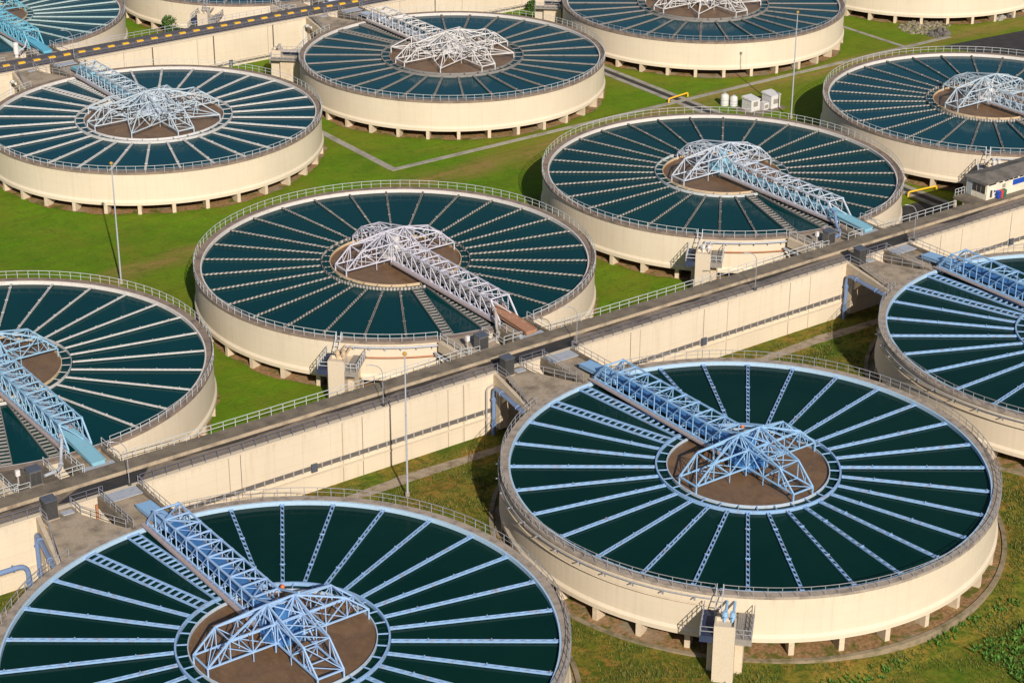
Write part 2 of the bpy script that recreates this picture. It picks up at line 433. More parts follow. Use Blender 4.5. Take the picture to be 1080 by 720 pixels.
def launder_mesh(r0, style):
    m = MB(); zt = -.24; zb = -.38 if style == 'B' else -.42
    if style == 'F': y, t, per, wt = .15, .055, .93, .34
    elif style == 'A': y, t, per, wt = .135, .065, .93, .5
    else: y, t, per, wt = .095, .045, .62, .45
    for s in (-1, 1): m.box(r0, 25.0, s*y-t/2, s*y+t/2, zb, zt)
    if style == 'A': m.box(r0, 25.0, -y+t/2+.002, y-t/2-.002, zb, zb+.03)
    n = int((25-r0)/per); st = (25-r0)/n; k = y-t/2-.004
    for i in range(n):
        x = r0 + (i+.5)*st; h = wt*st*.5; sl = .12
        m.hull([(x-h-sl,-k,zt-.1),(x+h-sl,-k,zt-.1),(x+h+sl,k,zt-.1),(x-h+sl,k,zt-.1)],
               [(x-h-sl,-k,zt-.012),(x+h-sl,-k,zt-.012),(x+h+sl,k,zt-.012),(x-h+sl,k,zt-.012)])
        if i % 6 == 3: m.box(x-.06, x+.06, -y-.1, y+.1, zt+.002, zt+.06)
    return m.mesh('launder')
def wide_launder_mesh(r0):
    m = MB(); zt, zb = -.2, -.44
    for s in (-1, 1): m.box(r0, 25.0, s*.6-.05, s*.6+.05, zb, zt)
    n = 18 if r0 < 11 else 15
    for i in range(n+1):
        x = r0 + .1 + (25-r0-.25)*i/n
        m.box(x-.05, x+.05, -.545, .545, zt-.2, zt-.01)
    return m.mesh('launder')
def wall_mesh():
    m = MB()
    m.lathe([(25.85,-.32),(25.85,-4.25),(26.08,-4.55),(26.08,-5.0)], 180)
    return m.mesh('wall')
def rim_mesh():
    m = MB(); m.lathe([(25.12,-.3),(25.12,0.),(26.0,0.),(26.0,-.3)], 180, close=True)
    return m.mesh('rim_walkway')
def lip_mesh():
    m = MB(); m.lathe([(24.93,-.55),(24.93,-.03),(25.115,-.03),(25.115,-.55)], 180, close=True)
    return m.mesh('weir_lip')
def inner_wall_mesh():
    m = MB(); m.lathe([(25.0,-.552),(25.0,-1.6)], 180); m.f = [f[::-1] for f in m.f]
    return m.mesh('inner_wall')
def water_mesh(rin):
    m = MB(); m.lathe([(rin, -.49), (25.0, -.49)], 180); m.f = [f[::-1] for f in m.f]
    return m.mesh('water')
def base_mesh():
    m = MB(); m.lathe([(0.01,-5.0),(26.05,-5.0)], 120)
    return m.mesh('base_slab')
def fin_mesh(zg):
    m = MB(); w = .27
    p = [(22.6,-4.97),(26.0,-4.97),(26.0,zg-.2),(25.1,zg-.2)]
    m.add([(x,-w,z) for x,z in p]+[(x,w,z) for x,z in p], [(0,1,2,3),(7,6,5,4),(0,4,5,1),(1,5,6,2),(2,6,7,3),(3,7,4,0)])
    return m.mesh('pillar')
def post_mesh(zg):
    m = MB(); m.box(20.7, 21.2, -.25, .25, zg-.2, -4.98); return m.mesh('inner_post')
def railing_mesh(segs, step=3.0):
    m = MB(); r = 25.93
    for a0, a1 in segs:
        n = max(1, round((a1-a0)/step)); sub = 1
        for i in range(n+1):
            a = a0 + (a1-a0)*i/n
            m.beam(rp(r,a,-.02), rp(r,a,1.0), .05)
            if i < n:
                b = a0 + (a1-a0)*(i+1)/n
                for z in (.98, .5): m.beam(rp(r,a,z), rp(r,b,z), .05 if z > .6 else .036)
    return m.mesh('railing')
def ring_mesh(ri, ro, style):
    m = MB(); t = .11 if style in 'FA' else .05
    m.lathe([(ro-t+.04,-.5),(ro-t+.04,-.12),(ro+t,-.12),(ro+t,-.5)], 120, close=True)
    for k in range(30):
        a = R_(12*k+6); c, s = math.cos(a), math.sin(a)
        m.beam((c*(ri+.05), s*(ri+.05), -.2), (c*(ro-.1), s*(ro-.1), -.2), .1 if style in 'FA' else .07)
    return m.mesh('ring_launder')
def well_mesh(ri):
    m = MB(); m.lathe([(ri-.05,-1.4),(ri-.05,-.16),(ri+.05,-.16),(ri+.05,-1.4)], 120, close=True)
    return m.mesh('sludge_well')
def mud_mesh(ri):
    m = MB(); m.disc(ri-.03, -.46, 120); return m.mesh('sludge')
def header_mesh(a0, a1, z, r, every, br=True):
    m = MB(); n = max(4, int(abs(a1-a0)/2))
    m.tube([rp(26.05+r*1.6, a0+(a1-a0)*i/n, z) for i in range(n+1)], r, 8)
    if br:
        k = max(1, int(abs(a1-a0)/every))
        for i in range(k+1):
            a = a0 + (a1-a0)*(i+.5)/(k+1)
            m.beam(rp(25.8,a,z-.13), rp(26.5,a,z-.13), .1); m.beam(rp(25.88,a,z-.2), rp(25.88,a,z-.6), .1)
    return m.mesh('header_pipe')

TANKS = {  # key: (u, v, kind, label, water, truss paint, flume paint, launder, wide launder, lip, rail, well)
 'F1': (-56.77,-68.7,'F','round clarifier tank cut by the bottom edge, blue troughs over dark green water','water_green','lavender','deepblue','launder_blue','launder_blue','lip_blue','rail_grey','well_blue'),
 'F2': (-.67,-68.7,'F','large round clarifier tank with blue troughs, whole in the right foreground','water_green','blue','deepblue','launder_blue','launder_blue','lip_blue','rail_grey','well_blue'),
 'F3': (55.4,-68.7,'F','round clarifier tank with blue troughs cut by the right edge, before the channel wall','water_green','blue','deepblue','launder_blue','launder_blue','lip_blue','rail_grey','well_blue'),
 'B1': (-56.1,0.,'B','round clarifier tank cut by the left edge behind the channel, pale blue truss','water_teal','paleblue','chuteblue','launder_white','launder_dark','lip_white','rail_white','well'),
 'B2': (0.,0.,'B','round clarifier tank in the centre, under the lilac white truss with rusty chute','water_teal','lilac','lilac','launder_grey','launder_dark','lip_white','rail_white','well'),
 'B3': (56.1,0.,'B','round clarifier tank right of the centre one with pale blue chute, behind the channel','water_teal','palewhite','chuteblue','launder_grey','launder_dark','lip_white','rail_white','well'),
 'B4': (112.2,0.,'B','round clarifier tank cut by the right edge, behind the grey roofed control building','water_blue','skywhite','chuteblue','launder_grey','launder_dark','lip_white','rail_white','well'),
 'A1': (.9,70.,'A','round clarifier tank at upper left below the yellow striped kerb, white troughs','water_blue','skywhite','chuteblue','launder_white','launder_white','lip_white','rail_white','white'),
 'A2': (57.,70.,'A','round clarifier tank at top centre with white truss and dark grimy troughs','water_blue','white','white','launder_dark','launder_dark','lip_white','rail_white','launder_dark'),
 'A3': (113.1,70.,'A','round clarifier tank cut by the top edge, right of the top centre tank','water_blue','white','white','launder_dark','launder_dark','lip_white','rail_grey','launder_dark'),
 'A4': (169.2,70.,'A','cream tank wall at the top right corner, above the rubble heap','water_blue','white','white','launder_dark','launder_dark','lip_white','rail_grey','launder_dark'),
 'Z1': (.9,138.7,'Z','round clarifier tank in the top left corner with bright cyan truss','water_blue','cyan','cyanchute','launder_cyan','launder_cyan','lip_white','steel','well'),
 'Z2': (57.,138.7,'Z','cream tank at the top edge behind the yellow striped kerb','water_blue','white','white','launder_grey','launder_grey','lip_white','steel','well'),
}
GT = 'round clarifier tanks'
def build_tank(key):
    u, v, kind, label, wat, truss, flume, lau, wlau, lip, rail, well = TANKS[key]
    sv, zg = KIND[kind]
    big = kind == 'A'
    ri, ro = (10.7, 12.0) if big else (8.5, 9.6)
    T = thing('clarifier_tank', label, 'tank', (u, v, zg), 0, GT)
    L = (0, 0, -zg)
    def P(name, me, mat, rz=0.): return put(name, me, M[mat], T, L, rz)
    P('wall', cached('wall', wall_mesh), 'wall_round')
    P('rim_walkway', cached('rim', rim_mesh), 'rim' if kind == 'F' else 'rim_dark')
    P('weir_lip', cached('lip', lip_mesh), lip)
    P('inner_wall', cached('inw', inner_wall_mesh), 'wet')
    P('base_slab', cached('base', base_mesh), 'under')
    P('water', cached(('water', ri), lambda: water_mesh(ri)), wat)
    if kind in 'FA':
        segs = [(112, 221.2), (223., 445)] if kind == 'F' else [(112, 136), (138, 445)]
    else:
        segs = [(-83, 221.2), (223., 248)]
    for q, sg in enumerate(segs): P('railing', cached(('rail', kind, q), lambda: railing_mesh([sg])), rail)
    for i in range(33):
        a = R_(-89.6 + i*360/33)
        P('pillar', cached(('fin', zg), lambda: fin_mesh(zg)), 'cream', a)
        P('inner_post', cached(('post', zg), lambda: post_mesh(zg)), 'cream', a + R_(5.45))
    ls = 'F' if kind == 'F' else 'A' if kind in 'AZ' else 'B'; lm = cached(('lau', ro, ls), lambda: launder_mesh(ro+.16, ls)); wm = cached(('wlau', ro), lambda: wide_launder_mesh(ro+.16))
    for k in range(30):
        a = 12*k
        if a == 84: continue
        wide = a in (96, 108)
        o = P('wide_launder' if wide else 'launder', wm if wide else lm, wlau if wide else lau, R_(a*sv))
    P('ring_launder', cached(('ring', kind), lambda: ring_mesh(ri, ro, kind)), 'launder_blue' if kind == 'F' else 'rail_white' if key == 'B3' else lau)
    P('sludge_well', cached(('well', ri), lambda: well_mesh(ri)), well)
    P('sludge', cached(('mud', ri), lambda: mud_mesh(ri)), 'mud')
    if kind == 'F':
        P('header_pipe', cached('hpF', lambda: header_mesh(-139.5, -222, -.55, .07, 7.5)), 'rail_grey')
        P('lower_pipe', cached('lpF', lambda: header_mesh(-140, -215, -1.35, .07, 9, False)), 'cream')
    elif kind == 'B':
        P('header_pipe', cached('hpB', lambda: header_mesh(-136, -111.5, -.62, .13, 4.2)), 'steel')
        P('lower_pipe', cached('lpB', lambda: header_mesh(-131.5, -112, -1.95, .10, 9, False)), 'rustpipe')
    return T
for k in TANKS: build_tank(k)

# bare soil and kerb rings round the tank feet
for k, (u, v, kind, *_) in TANKS.items():
    zg = KIND[kind][1]
    m = MB(); rnd = random.Random(k)
    N = 120; ph = rnd.random()*6
    rad = [(26.0 if kind != 'F' else 26.6)+(.5*math.sin(i*.33+ph)+.35*math.sin(i*.9+ph)+.3*math.sin(i*2.3+ph*2))*(.55 if kind != 'F' else .0) for i in range(N)]
    m.add([(u + rad[i]*math.cos(2*PI*i/N), v + rad[i]*math.sin(2*PI*i/N), zg+.04) for i in range(N)], [tuple(range(N))])
    struct('soil_bed', m, M['soil'], None, None)
    if kind == 'F':
        m = MB(); m.lathe([(26.7,zg-1.2),(26.7,zg+.14),(27.2,zg+.14),(27.2,zg-1.2)], 150, close=True, cx=u, cy=v)
        where = {'F1':'of the tank cut by the bottom edge','F2':'around the foreground tank','F3':'of the tank cut by the right edge'}[k]
        struct('kerb_ring', m, M['kerb'], 'weathered concrete kerb ring at the foot ' + where, 'kerb')

# ------------------------------------------------------------------ truss bridges
def bridge_truss_mesh(sv, end):
    m = MB(sv); C, W = .155, .088
    zb, zt, wb, wt = .4, 2.65, 1.32, 1.32
    N = [1.5 + i*2.155 for i in range(11)]        # nodes 1.5 .. 23.05
    E = 25.05
    for s in (-1, 1):
        m.beam((s*wb, .8, zb), (s*wb, E, zb), C+.02, .2)
        m.beam((s*wt, N[1], zt), (s*wt, N[-1], zt), C)
        m.beam((s*wt, N[1], zt), (s*1.42, .0, 4.0), C)
        m.beam((s*wt, N[-1], zt), (s*wb, E, zb), C+.02)
        for i, y in enumerate(N):
            m.beam((s*wb, y, zb), (s*wt, y, zt if i else 3.1), W)
            if i < len(N)-1:
                y2 = N[i+1]; ym = (y+y2)/2
                m.beam((s*wt, y, zt if i else 3.1), (s*wb, y2, zb), W)
                m.beam((s*wb, ym, zb), (s*wb, ym, zb+1.12), W*.75)
        for y in N:
            m.box(s*wb-.06-.035, s*wb+.06+.035, y-.2, y+.2, zb-.12, zb+.2)
            if y > 2: m.box(s*wt-.06-.035, s*wt+.06+.035, y-.2, y+.2, zt-.2, zt+.1)
        m.beam((s*1.2, .8, 1.45), (s*1.2, 23.4, 1.45), .05)
    for i, y in enumerate(N):
        if i: m.beam((-wt, y, zt+.02), (wt, y, zt+.02), .14)
        m.beam((-wb, y, zb-.02), (wb, y, zb-.02), .12)
        if 0 < i < len(N)-1:
            y2 = N[i+1]
            if i % 2: m.beam((-wt, y, zt), (wt, y2, zt), W*.9)
            else: m.beam((wt, y, zt), (-wt, y2, zt), W*.9)
            m.beam((-wt, y, zt-.02), (wt, y, 1.5), W*.6)
    m.beam((-wt, N[-1], zt), (wb, E, zb), W); 
    for s in (-1, 1): m.beam((s*wb, E-.2, zb), (s*wb, E-.2, -.02), .26)
    return m.mesh('truss')
def flume_mesh(sv, big):
    m = MB(sv)
    w = .66 if big else .5; zt = 1.3 if big else .8
    m.box(-w+.1, w+.1, 1.6, 22.0, .46, zt+.1)
    for i in range(9):
        y = 2.6 + i*2.3; m.box(-w+.06, w+.14, y-.08, y+.08, .44, zt+.15)
    return m.mesh('flume')
def chute_mesh(sv, end):
    m = MB(sv); w = .7
    a = [(-w,22.03,.47),(w,22.03,.47),(w,22.03,1.1),(-w,22.03,1.1)]
    b = [(-w,end,.2),(w,end,.2),(w,end,.62),(-w,end,.62)]
    m.hull(a, b)
    for s in (-1, 1):
        m.beam((s*(w+.065),22.1,1.1),(s*(w+.065),end,.62), .1, .18)
    return m.mesh('chute')
def walkway_mesh(sv, end):
    m = MB(sv)
    m.box(-1.88, -1.46, 1.8, end, .25, .33)
    m.box(-1.93, -1.885, 1.8, end, .23, .45)
    for i in range(int((end-3)/2.1)+1):
        y = 3 + i*2.1; m.beam((-1.88, y, .2), (-1.3, y, .33), .08)
    m.box(.8, 1.2, 2., 24.5, .5, .55)
    for y in range(3, 24, 2): m.beam((.8, y, .55), (.8, y, 1.45), .045)
    m.beam((.8, 2.5, 1.45), (.8, 24, 1.45), .05)
    return m.mesh('walkway')
def arm_mesh(L):
    m = MB(); C, W = .14, .085; h = 1.33; zb = .6; zt = 2.65
    xs = [1.5, 3.75, 6.0] if L < 10 else [1.5, 4.6, 7.8]
    for s in (-1, 1):
        m.beam((.4, s*h, zb), (L, s*h, zb), C); m.beam((1.5, s*h, zt), (xs[-1], s*h, zt), C)
        m.beam((xs[-1], s*h, zt), (L, s*h, zb), C)
        for i, x in enumerate(xs):
            m.beam((x, s*h, zb), (x, s*h, zt), W)
            if i < 2:
                if i % 2 == 0: m.beam((x, s*h, zt), (xs[i+1], s*h, zb), W)
                else: m.beam((x, s*h, zb), (xs[i+1], s*h, zt), W)
        xm = (xs[-1]+L)/2
        m.beam((xm, s*h, zb), (xs[-1], s*h, zt), W*.8); m.beam((xm, s*h, zb), (xm, s*h, (zb+zt)/2), W*.8)
        m.beam((L, s*h, zb), (L, s*h, -.55), .13)
        m.beam((xs[1], s*h, zb), (xs[1], s*h, -.4), .07)
    for i, x in enumerate(xs):
        m.beam((x, -h, zt), (x, h, zt), W); m.beam((x, -h, zb), (x, h, zb), W)
        if i < 2:
            m.beam((x, -h, zt), (xs[i+1], h, zt), W*.85); m.beam((x, h, zb), (xs[i+1], -h, zb), W*.85)
    m.beam((L, -h, zb), (L, h, zb), C)
    m.beam((xs[-1], -h, zt), (L, h, zb), W*.8); m.beam((xs[-1], -h, zb), (L, h, zb), W*.8)
    return m.mesh('scraper_arm')
def wedge_mesh(L):
    m = MB(); C, W = .13, .085; zb = .6; zt = 2.6
    tip = (L, 0, zb); top = (L*.66, 0, zt)
    m.beam(tip, top, C)
    for s in (-1, 1):
        m.beam(tip, (3.0, s*3.4, zb), C); m.beam(top, (3.0, s*3.4, zb), W); m.beam(top, (3.2, s*3.0, zt), W)
        q = (L*.5+1.5, s*1.7, zb); m.beam(top, q, W); m.beam(q, (1.5, s*.6, zb), W)
        m.beam(q, (3.2, s*3.0, zt), W)
    m.beam(tip, (L, 0, -.5), .13); m.beam(top, (L*.66, 0, zb), W); m.beam(tip, (1., 0, zb), W)
    return m.mesh('scraper_arm')
def apex_mesh(full):
    m = MB(); C, W = .15, .095
    z = 4.0; A = [(-1.42, 0, z), (1.42, 0, z)]
    bx = [(-1.5,-1.35), (1.5,-1.35), (1.5,1.35), (-1.5,1.35)]
    m.beam(A[0], A[1], C)
    for i in range(4):
        p, q = bx[i], bx[(i+1)%4]
        for zz in (.6, 2.66): m.beam((*p, zz), (*q, zz), C)
        m.beam((*p, -.3), (*p, 2.66), W)
        m.beam((*p, .6), (*q, 2.66), W)
        for a in A: m.beam(a, (*p, 2.66), W)
    for k, a in enumerate(A):
        s = -1 if k == 0 else 1
        for y in (-1.33, 1.33):
            m.beam(a, (s*6.0, y, 2.68), C); m.beam(a, (s*1.5, y, .6), W)
            m.beam(a, (s*3.75, y, 2.65), W*.8)
        m.beam(a, (s*1.33, -6.0, 2.68), C); m.beam(a, (s*1.33, -3.75, 2.68), W*.8)
        m.beam(a, (-s*.6, -.9, .6), W)
    return m.mesh('apex_frame')
def column_mesh():
    m = MB(); m.lathe([(.02,3.1),(.62,3.1),(.62,1.65),(1.15,1.6),(1.15,.2),(.95,.15),(.95,-1.2)], 24)
    return m.mesh('drive_column')
def platform_mesh():
    m = MB(); m.lathe([(1.2,.72),(1.2,.82),(1.95,.82),(1.95,.42),(1.3,.3)], 12)
    pts = [rp(1.9, a, .82) for a in range(0, 361, 30)]
    m.rail(pts, 1.0, 1.1, .028)
    for a in range(0, 360, 36):
        x, y, _ = rp(1.75, a); m.beam((x, y, .45), (x*1.02, y*1.02, -.5), .06)
    return m.mesh('drive_platform')
BR = {  # bridge label, (flume paint), platform paint, chute paint
 'F1': ('lavender blue truss bridge with deep blue flume over the bottom left tank','deepblue','deepblue','blue'),
 'F2': ('sky blue truss bridge with deep blue flume over the right foreground tank','deepblue','deepblue','blue'),
 'F3': ('sky blue truss bridge running off the right edge before the channel wall','deepblue','deepblue','blue'),
 'B1': ('pale blue truss bridge with smooth blue chute, cut by the left edge','paleblue','paleblue','chuteblue'),
 'B2': ('lilac white truss bridge with rusty orange chute over the centre tank','launder_dark','launder_white','rust'),
 'B3': ('bluish white truss bridge with pale blue chute over the tank right of centre','chuteblue','chuteblue','chuteblue'),
 'B4': ('bluish white truss bridge cut by the right edge above the control building','skywhite','white','chuteblue'),
 'A1': ('weathered white and pale blue truss bridge at upper left below the yellow striped kerb','chuteblue','palewhite','chuteblue'),
 'A2': ('white truss bridge over the dark troughed tank at top centre','palewhite','white','palewhite'),
 'A3': ('white truss with scraper arms touching the top edge, right of centre','white','white','white'),
 'Z1': ('bright cyan truss bridge in the top left corner','cyan','cyan','cyanchute'),
 'Z2': ('truss bridge end with pale chute at the top edge behind striped kerb','white','white','palewhite'),
}
for key, (lab, fl, plat, chute) in BR.items():
    u, v, kind = TANKS[key][:3]; sv, zg = KIND[kind]; paint = TANKS[key][5]
    T = thing('truss_bridge', lab, 'truss bridge', (u, v, 0.), 0, 'scraper truss bridges over the tanks')
    end = 28.6 if sv > 0 else 29.6
    ox = (.45, 0, 0) if kind == 'F' else (0, 0, 0)
    put('truss', cached(('tr', sv), lambda: bridge_truss_mesh(sv, end)), M[paint], T, ox)
    put('flume', cached(('fl', kind), lambda: flume_mesh(sv, kind == 'F')), M[fl], T, ox)
    put('chute', cached(('ch', sv, end), lambda: chute_mesh(sv, end)), M[chute], T, ox)
    put('walkway', cached(('wk', kind), lambda: walkway_mesh(sv, 25.2 if sv > 0 else 24.9)), M['walkpink'], T, ox)
    put('drive_column', cached('colm', column_mesh), M[plat], T)
    put('drive_platform', cached('plat', platform_mesh), M[plat], T)
    put('apex_frame', cached('apex', lambda: apex_mesh(False)), M[paint], T, rz=0 if sv > 0 else PI)
    L = 10.6 if kind == 'A' else 8.3
    for a in (180, 0, -90):
        put('scraper_arm', cached(('arm', L), lambda: arm_mesh(L)), M[paint], T, rz=R_(a*sv))
    if kind == 'A':
        for a in (-135, -45, 45, 135):
            put('scraper_arm', cached(('wedge', L), lambda: wedge_mesh(L)), M[paint], T, rz=R_(a))

BEAC = {'F2': 52, 'F1': 60}
# orange beacons standing on the ring launder
for key, lab in (('F2', 'small orange beacon on the ring of the right foreground tank'), ('F1', 'small orange beacon on the ring of the bottom left tank')):
    u, v = TANKS[key][:2]
    p = rp(8.5, BEAC[key], 0.)
    T = thing('warning_beacon', lab, 'beacon', (u+p[0], v+p[1], -.12), 0, 'orange beacons')
    m = MB(); m.lathe([(.01,.42),(.14,.38),(.22,.26),(.20,.12),(.14,.08)], 14); put('lamp_dome', m, M['orange'], T)
    m = MB(); m.lathe([(.14,.08),(.14,.0)], 14); put('base', m, M['steel'], T)

# ------------------------------------------------------------------ channels
def channel(v0, sgn, label, second=False):
    """long raised concrete channel; v0 its near (sunlit) face"""
    A, Bq = -230., 330.
    T = thing('channel_wall', label, 'channel', (0, v0, GF))
    L = (0, 0, -GF)
    # (local y measured from the near face)
    m = MB(); m.box(A, Bq, 0, 5.6, -10., -.26); put('body', m, M['wall_flat'], T, L)
    m = MB(); m.box(A, Bq, .0-.12, .5, -.258, 0.); put('coping', m, M['smooth'], T, L)
    m = MB(); m.box(A, Bq, .502, 2.9, -.2, -.06); put('deck', m, M['deck'] if not second else M['black'], T, L)
    m = MB(); m.box(A, Bq, 2.942, 5.05, -.25, .34); m.box(A, Bq, 5.052, 5.6, -.255, -.04)
    put('kerb_slab', m, M['slab'] if not second else M['black'], T, L)
    m = MB(); m.box(A, Bq, 2.86, 2.94, -.2, .335); put('kerb_face', m, M['kerbface'] if not second else M['black'], T, L)
    return T, L
CH1, L1 = channel(-35.35, 1, 'long cream channel wall with grey deck crossing the middle of the picture')
CH2, L2 = channel(103.4, 1, 'far cream channel wall topped by a black and yellow striped kerb', True)
# yellow paint blocks on the far kerb
m = MB()
x = -60.
while x < 110:
    m.box(x, x+1.2, 2.84, 3.4, .10, .352); x += 2.72
put('yellow_stripe', m, M['yellow'], CH2, L2)
# ledge and pipe line low on the near faces
for T, L in ((CH1, L1), (CH2, L2)):
    m = MB(); m.box(-230, 330, -.24, -.002, -5.6, -5.4); put('ledge', m, M['smooth'], T, L)
# expansion joints
m = MB()
for x in (-84.,-42.6,-27.4,-13.8,10.6,22.2,36.6,64.,78.,92.): m.box(x-.035, x+.035, -.012, -.002, -9, -.27)
put('joint', m, M['wet'], CH1, L1)
m = MB()
for x in (5., 17.5, 29.3, 41.2, 60.5, 76.,): m.box(x-.11, x+.11, -.03, -.002, -9, -.27)
put('joint', m, M['wet'], CH2, L2)
# dark asphalt patches on the near deck by each crossing
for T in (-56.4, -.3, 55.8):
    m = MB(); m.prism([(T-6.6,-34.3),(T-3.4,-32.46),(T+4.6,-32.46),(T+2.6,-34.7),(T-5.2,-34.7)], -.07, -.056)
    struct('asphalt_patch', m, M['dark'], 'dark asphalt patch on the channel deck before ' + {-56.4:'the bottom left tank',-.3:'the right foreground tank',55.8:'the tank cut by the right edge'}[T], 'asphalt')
# railings on the channel
def channel_rail(v, z, segs, mat, label, r=.028):
    T = thing('railing', label, 'railing', (0, v, z))
    for a, b in segs:
        m = MB(); m.rail([(a,0,0),(b,0,0)], 1.0, 1.5, r); put('rail_section', m, M[mat], T)
    return T
def cuts(lo, hi, gaps):
    out = []; x = lo
    for a, b in sorted(gaps):
        if b > lo and a < hi: out.append((x, a)); x = b
    out.append((x, hi)); return out
FU = [-56.77, -.67, 55.4, 111.5]; BU = [-56.1, 0., 56.1, 112.2]
channel_rail(-35.25, 0., cuts(-120, 170, [(f-8.3, f-5.2) for f in FU] + [(f-1.6, f+2.6) for f in FU]), 'raildark', 'dark grey railing along the near edge of the channel deck')
channel_rail(-30.42, .34, cuts(-120, 72, [(b-9.3, b-4.6) for b in BU] + [(b-2., b+2.4) for b in BU]), 'rail_white', 'pale railing along the far edge of the channel slab, beside the lawn')
AU = [.9, 57., 113.1]
channel_rail(103.5, 0., cuts(-60, 120, [(f-8.3, f-5.2) for f in AU] + [(f-1.6, f+2.6) for f in AU]), 'raildark', 'grey railing along the near edge of the far channel')
channel_rail(108.33, .34, cuts(-60, 120, [(b-9.3, b-4.6) for b in AU] + [(b-2., b+2.4) for b in AU]), 'steel', 'thin railing along the back edge of the striped kerb')

# cable trays on the sunlit faces
def bracket_mesh():
    m = MB(); m.box(-.075, .075, -.26, -.205, -.36, .31); return m.mesh('bracket')
def tray(x0, x1, v, z, label):
    T = thing('cable_tray', label, 'cable tray', (x0, v, z), 0, 'cable trays on the channel walls')
    L = x1-x0; m = MB()
    m.box(0, L, -.16, -.005, -.3, -.25); m.box(0, L, -.20, -.162, -.3, .24); put('tray', m, M['traydark'], T)
    n = int(L/1.2)
    for i in range(n+1): put('bracket', cached('brk', lambda: bracket_mesh()), M['pipegrey'], T, (i*1.2, 0, 0))
    m = MB(); m.box(L*.42, L*.42+.7, -.45, -.26, -.5, .5); put('junction_box', m, M['cabtop'], T)
    m = MB(); m.box(L, L+1.6, -.36, -.005, -.33, .2) if False else m.box(-.5, -.1, -.3, -.005, -.3, .25); put('end_box', m, M['tray'], T)
for x0, x1, lab in ((-52., -9.6, 'grey cable tray on the channel wall left of the right foreground tank'),
                    (3.5, 47., 'grey cable tray on the channel wall behind the right foreground tank'),
                    (59.5, 103., 'grey cable tray on the channel wall at the right edge')):
    tray(x0, x1, -35.35, -4.5, lab)
for x0, x1, lab in ((20., 48.5, 'pale cable tray on the far channel wall left of the top centre tank'),
                    (62., 105., 'pale cable tray on the far channel wall behind the top centre tank')):
    tray(x0, x1, 103.4, -5.6, lab)

# ------------------------------------------------------------------ access platforms between tank and channel
def rimpt(x, r=25.95): return (x, math.sqrt(r*r-x*x))
def platform_F(key, lab, near):
    u, v, kind = TANKS[key][:3]; sv, zg = KIND[kind]
    far = 33.35                       # channel face
    T = thing('access_platform', lab, 'platform', (u, v, zg), 0, 'concrete platforms between tanks and channels')
    L = (0, 0, -zg)
    arc = [rimpt(-10.6 + i*(8.0/10), 25.99) for i in range(11)]
    m = MB(); m.prism([(-8.5, far-.13)] + [(-8.5, 31.4)] + arc + [(-5.1, 31.0), (-5.1, far-.13)], -.62, -.03); put('slab', m, M['apron'], T, L)
    m = MB()
    m.hull([(-9.0,far-.01,-1.9),(-8.52,far-.01,-1.9),(-8.52,far-.01,-.05),(-9.0,far-.01,-.05)], [(-11.1,23.75,-1.1),(-10.62,24.,-1.1),(-10.62,24.,-.05),(-11.1,23.75,-.05)]); put('side_beam', m, M['cream'], T, L)
    m = MB(); m.box(-8.9, -7.7, far-1.15, far-.003, zg-.3, -.64); m.hull([(-8.6,far-3.6,-1.2),(-7.9,far-3.6,-1.2),(-7.9,far-3.6,-.63),(-8.6,far-3.6,-.63)], [(-8.6,far-1.16,-3.6),(-7.9,far-1.16,-3.6),(-7.9,far-1.16,-.63),(-8.6,far-1.16,-.63)]); put('column', m, M['cream'], T, L)
    # inlet trough
    m = MB(); e = far - .13
    m.box(-2.35, -1.98, 25.2, e, -1.2, .12); put('trough_wall', m, M['slab'], T, L); m = MB(); m.box(1.98, 2.35, 25.6, e, -1.2, .12); put('trough_wall', m, M['slab'], T, L)
    m = MB(); m.box(-1.978, 1.978, 26.0, e, -1.2, -.35); put('trough_floor', m, M['apron'], T, L)
    m = MB(); m.box(-1.9, 1.9, far-1.9, e-.02, -.05, .03); put('cover_plate', m, M['cabtop'] if False else M['steel'], T, L)
    for pts in ([(-8.55, far-.2, -.02), (-8.6, 31.4, -.02), (-10.85, 24.2, -.02)], [(-5.2, far-.2, -.02), (-5.15, 31., -.02), (-2.75, 25.9, -.02)],
                [(-2.16, far-.2, .12), (-2.16, 25.4, .12)], [(2.2, far-.2, .12), (2.2, 25.8, .12)]):
        m = MB(); m.rail(pts, 1., 1.3, .026); put('railing', m, M['rail_grey'], T, L)
    m = MB(); m.box(-6.7, -5.5, far-1.6, far-.8, -.028, .06); put('hatch', m, M['steel'], T, L)
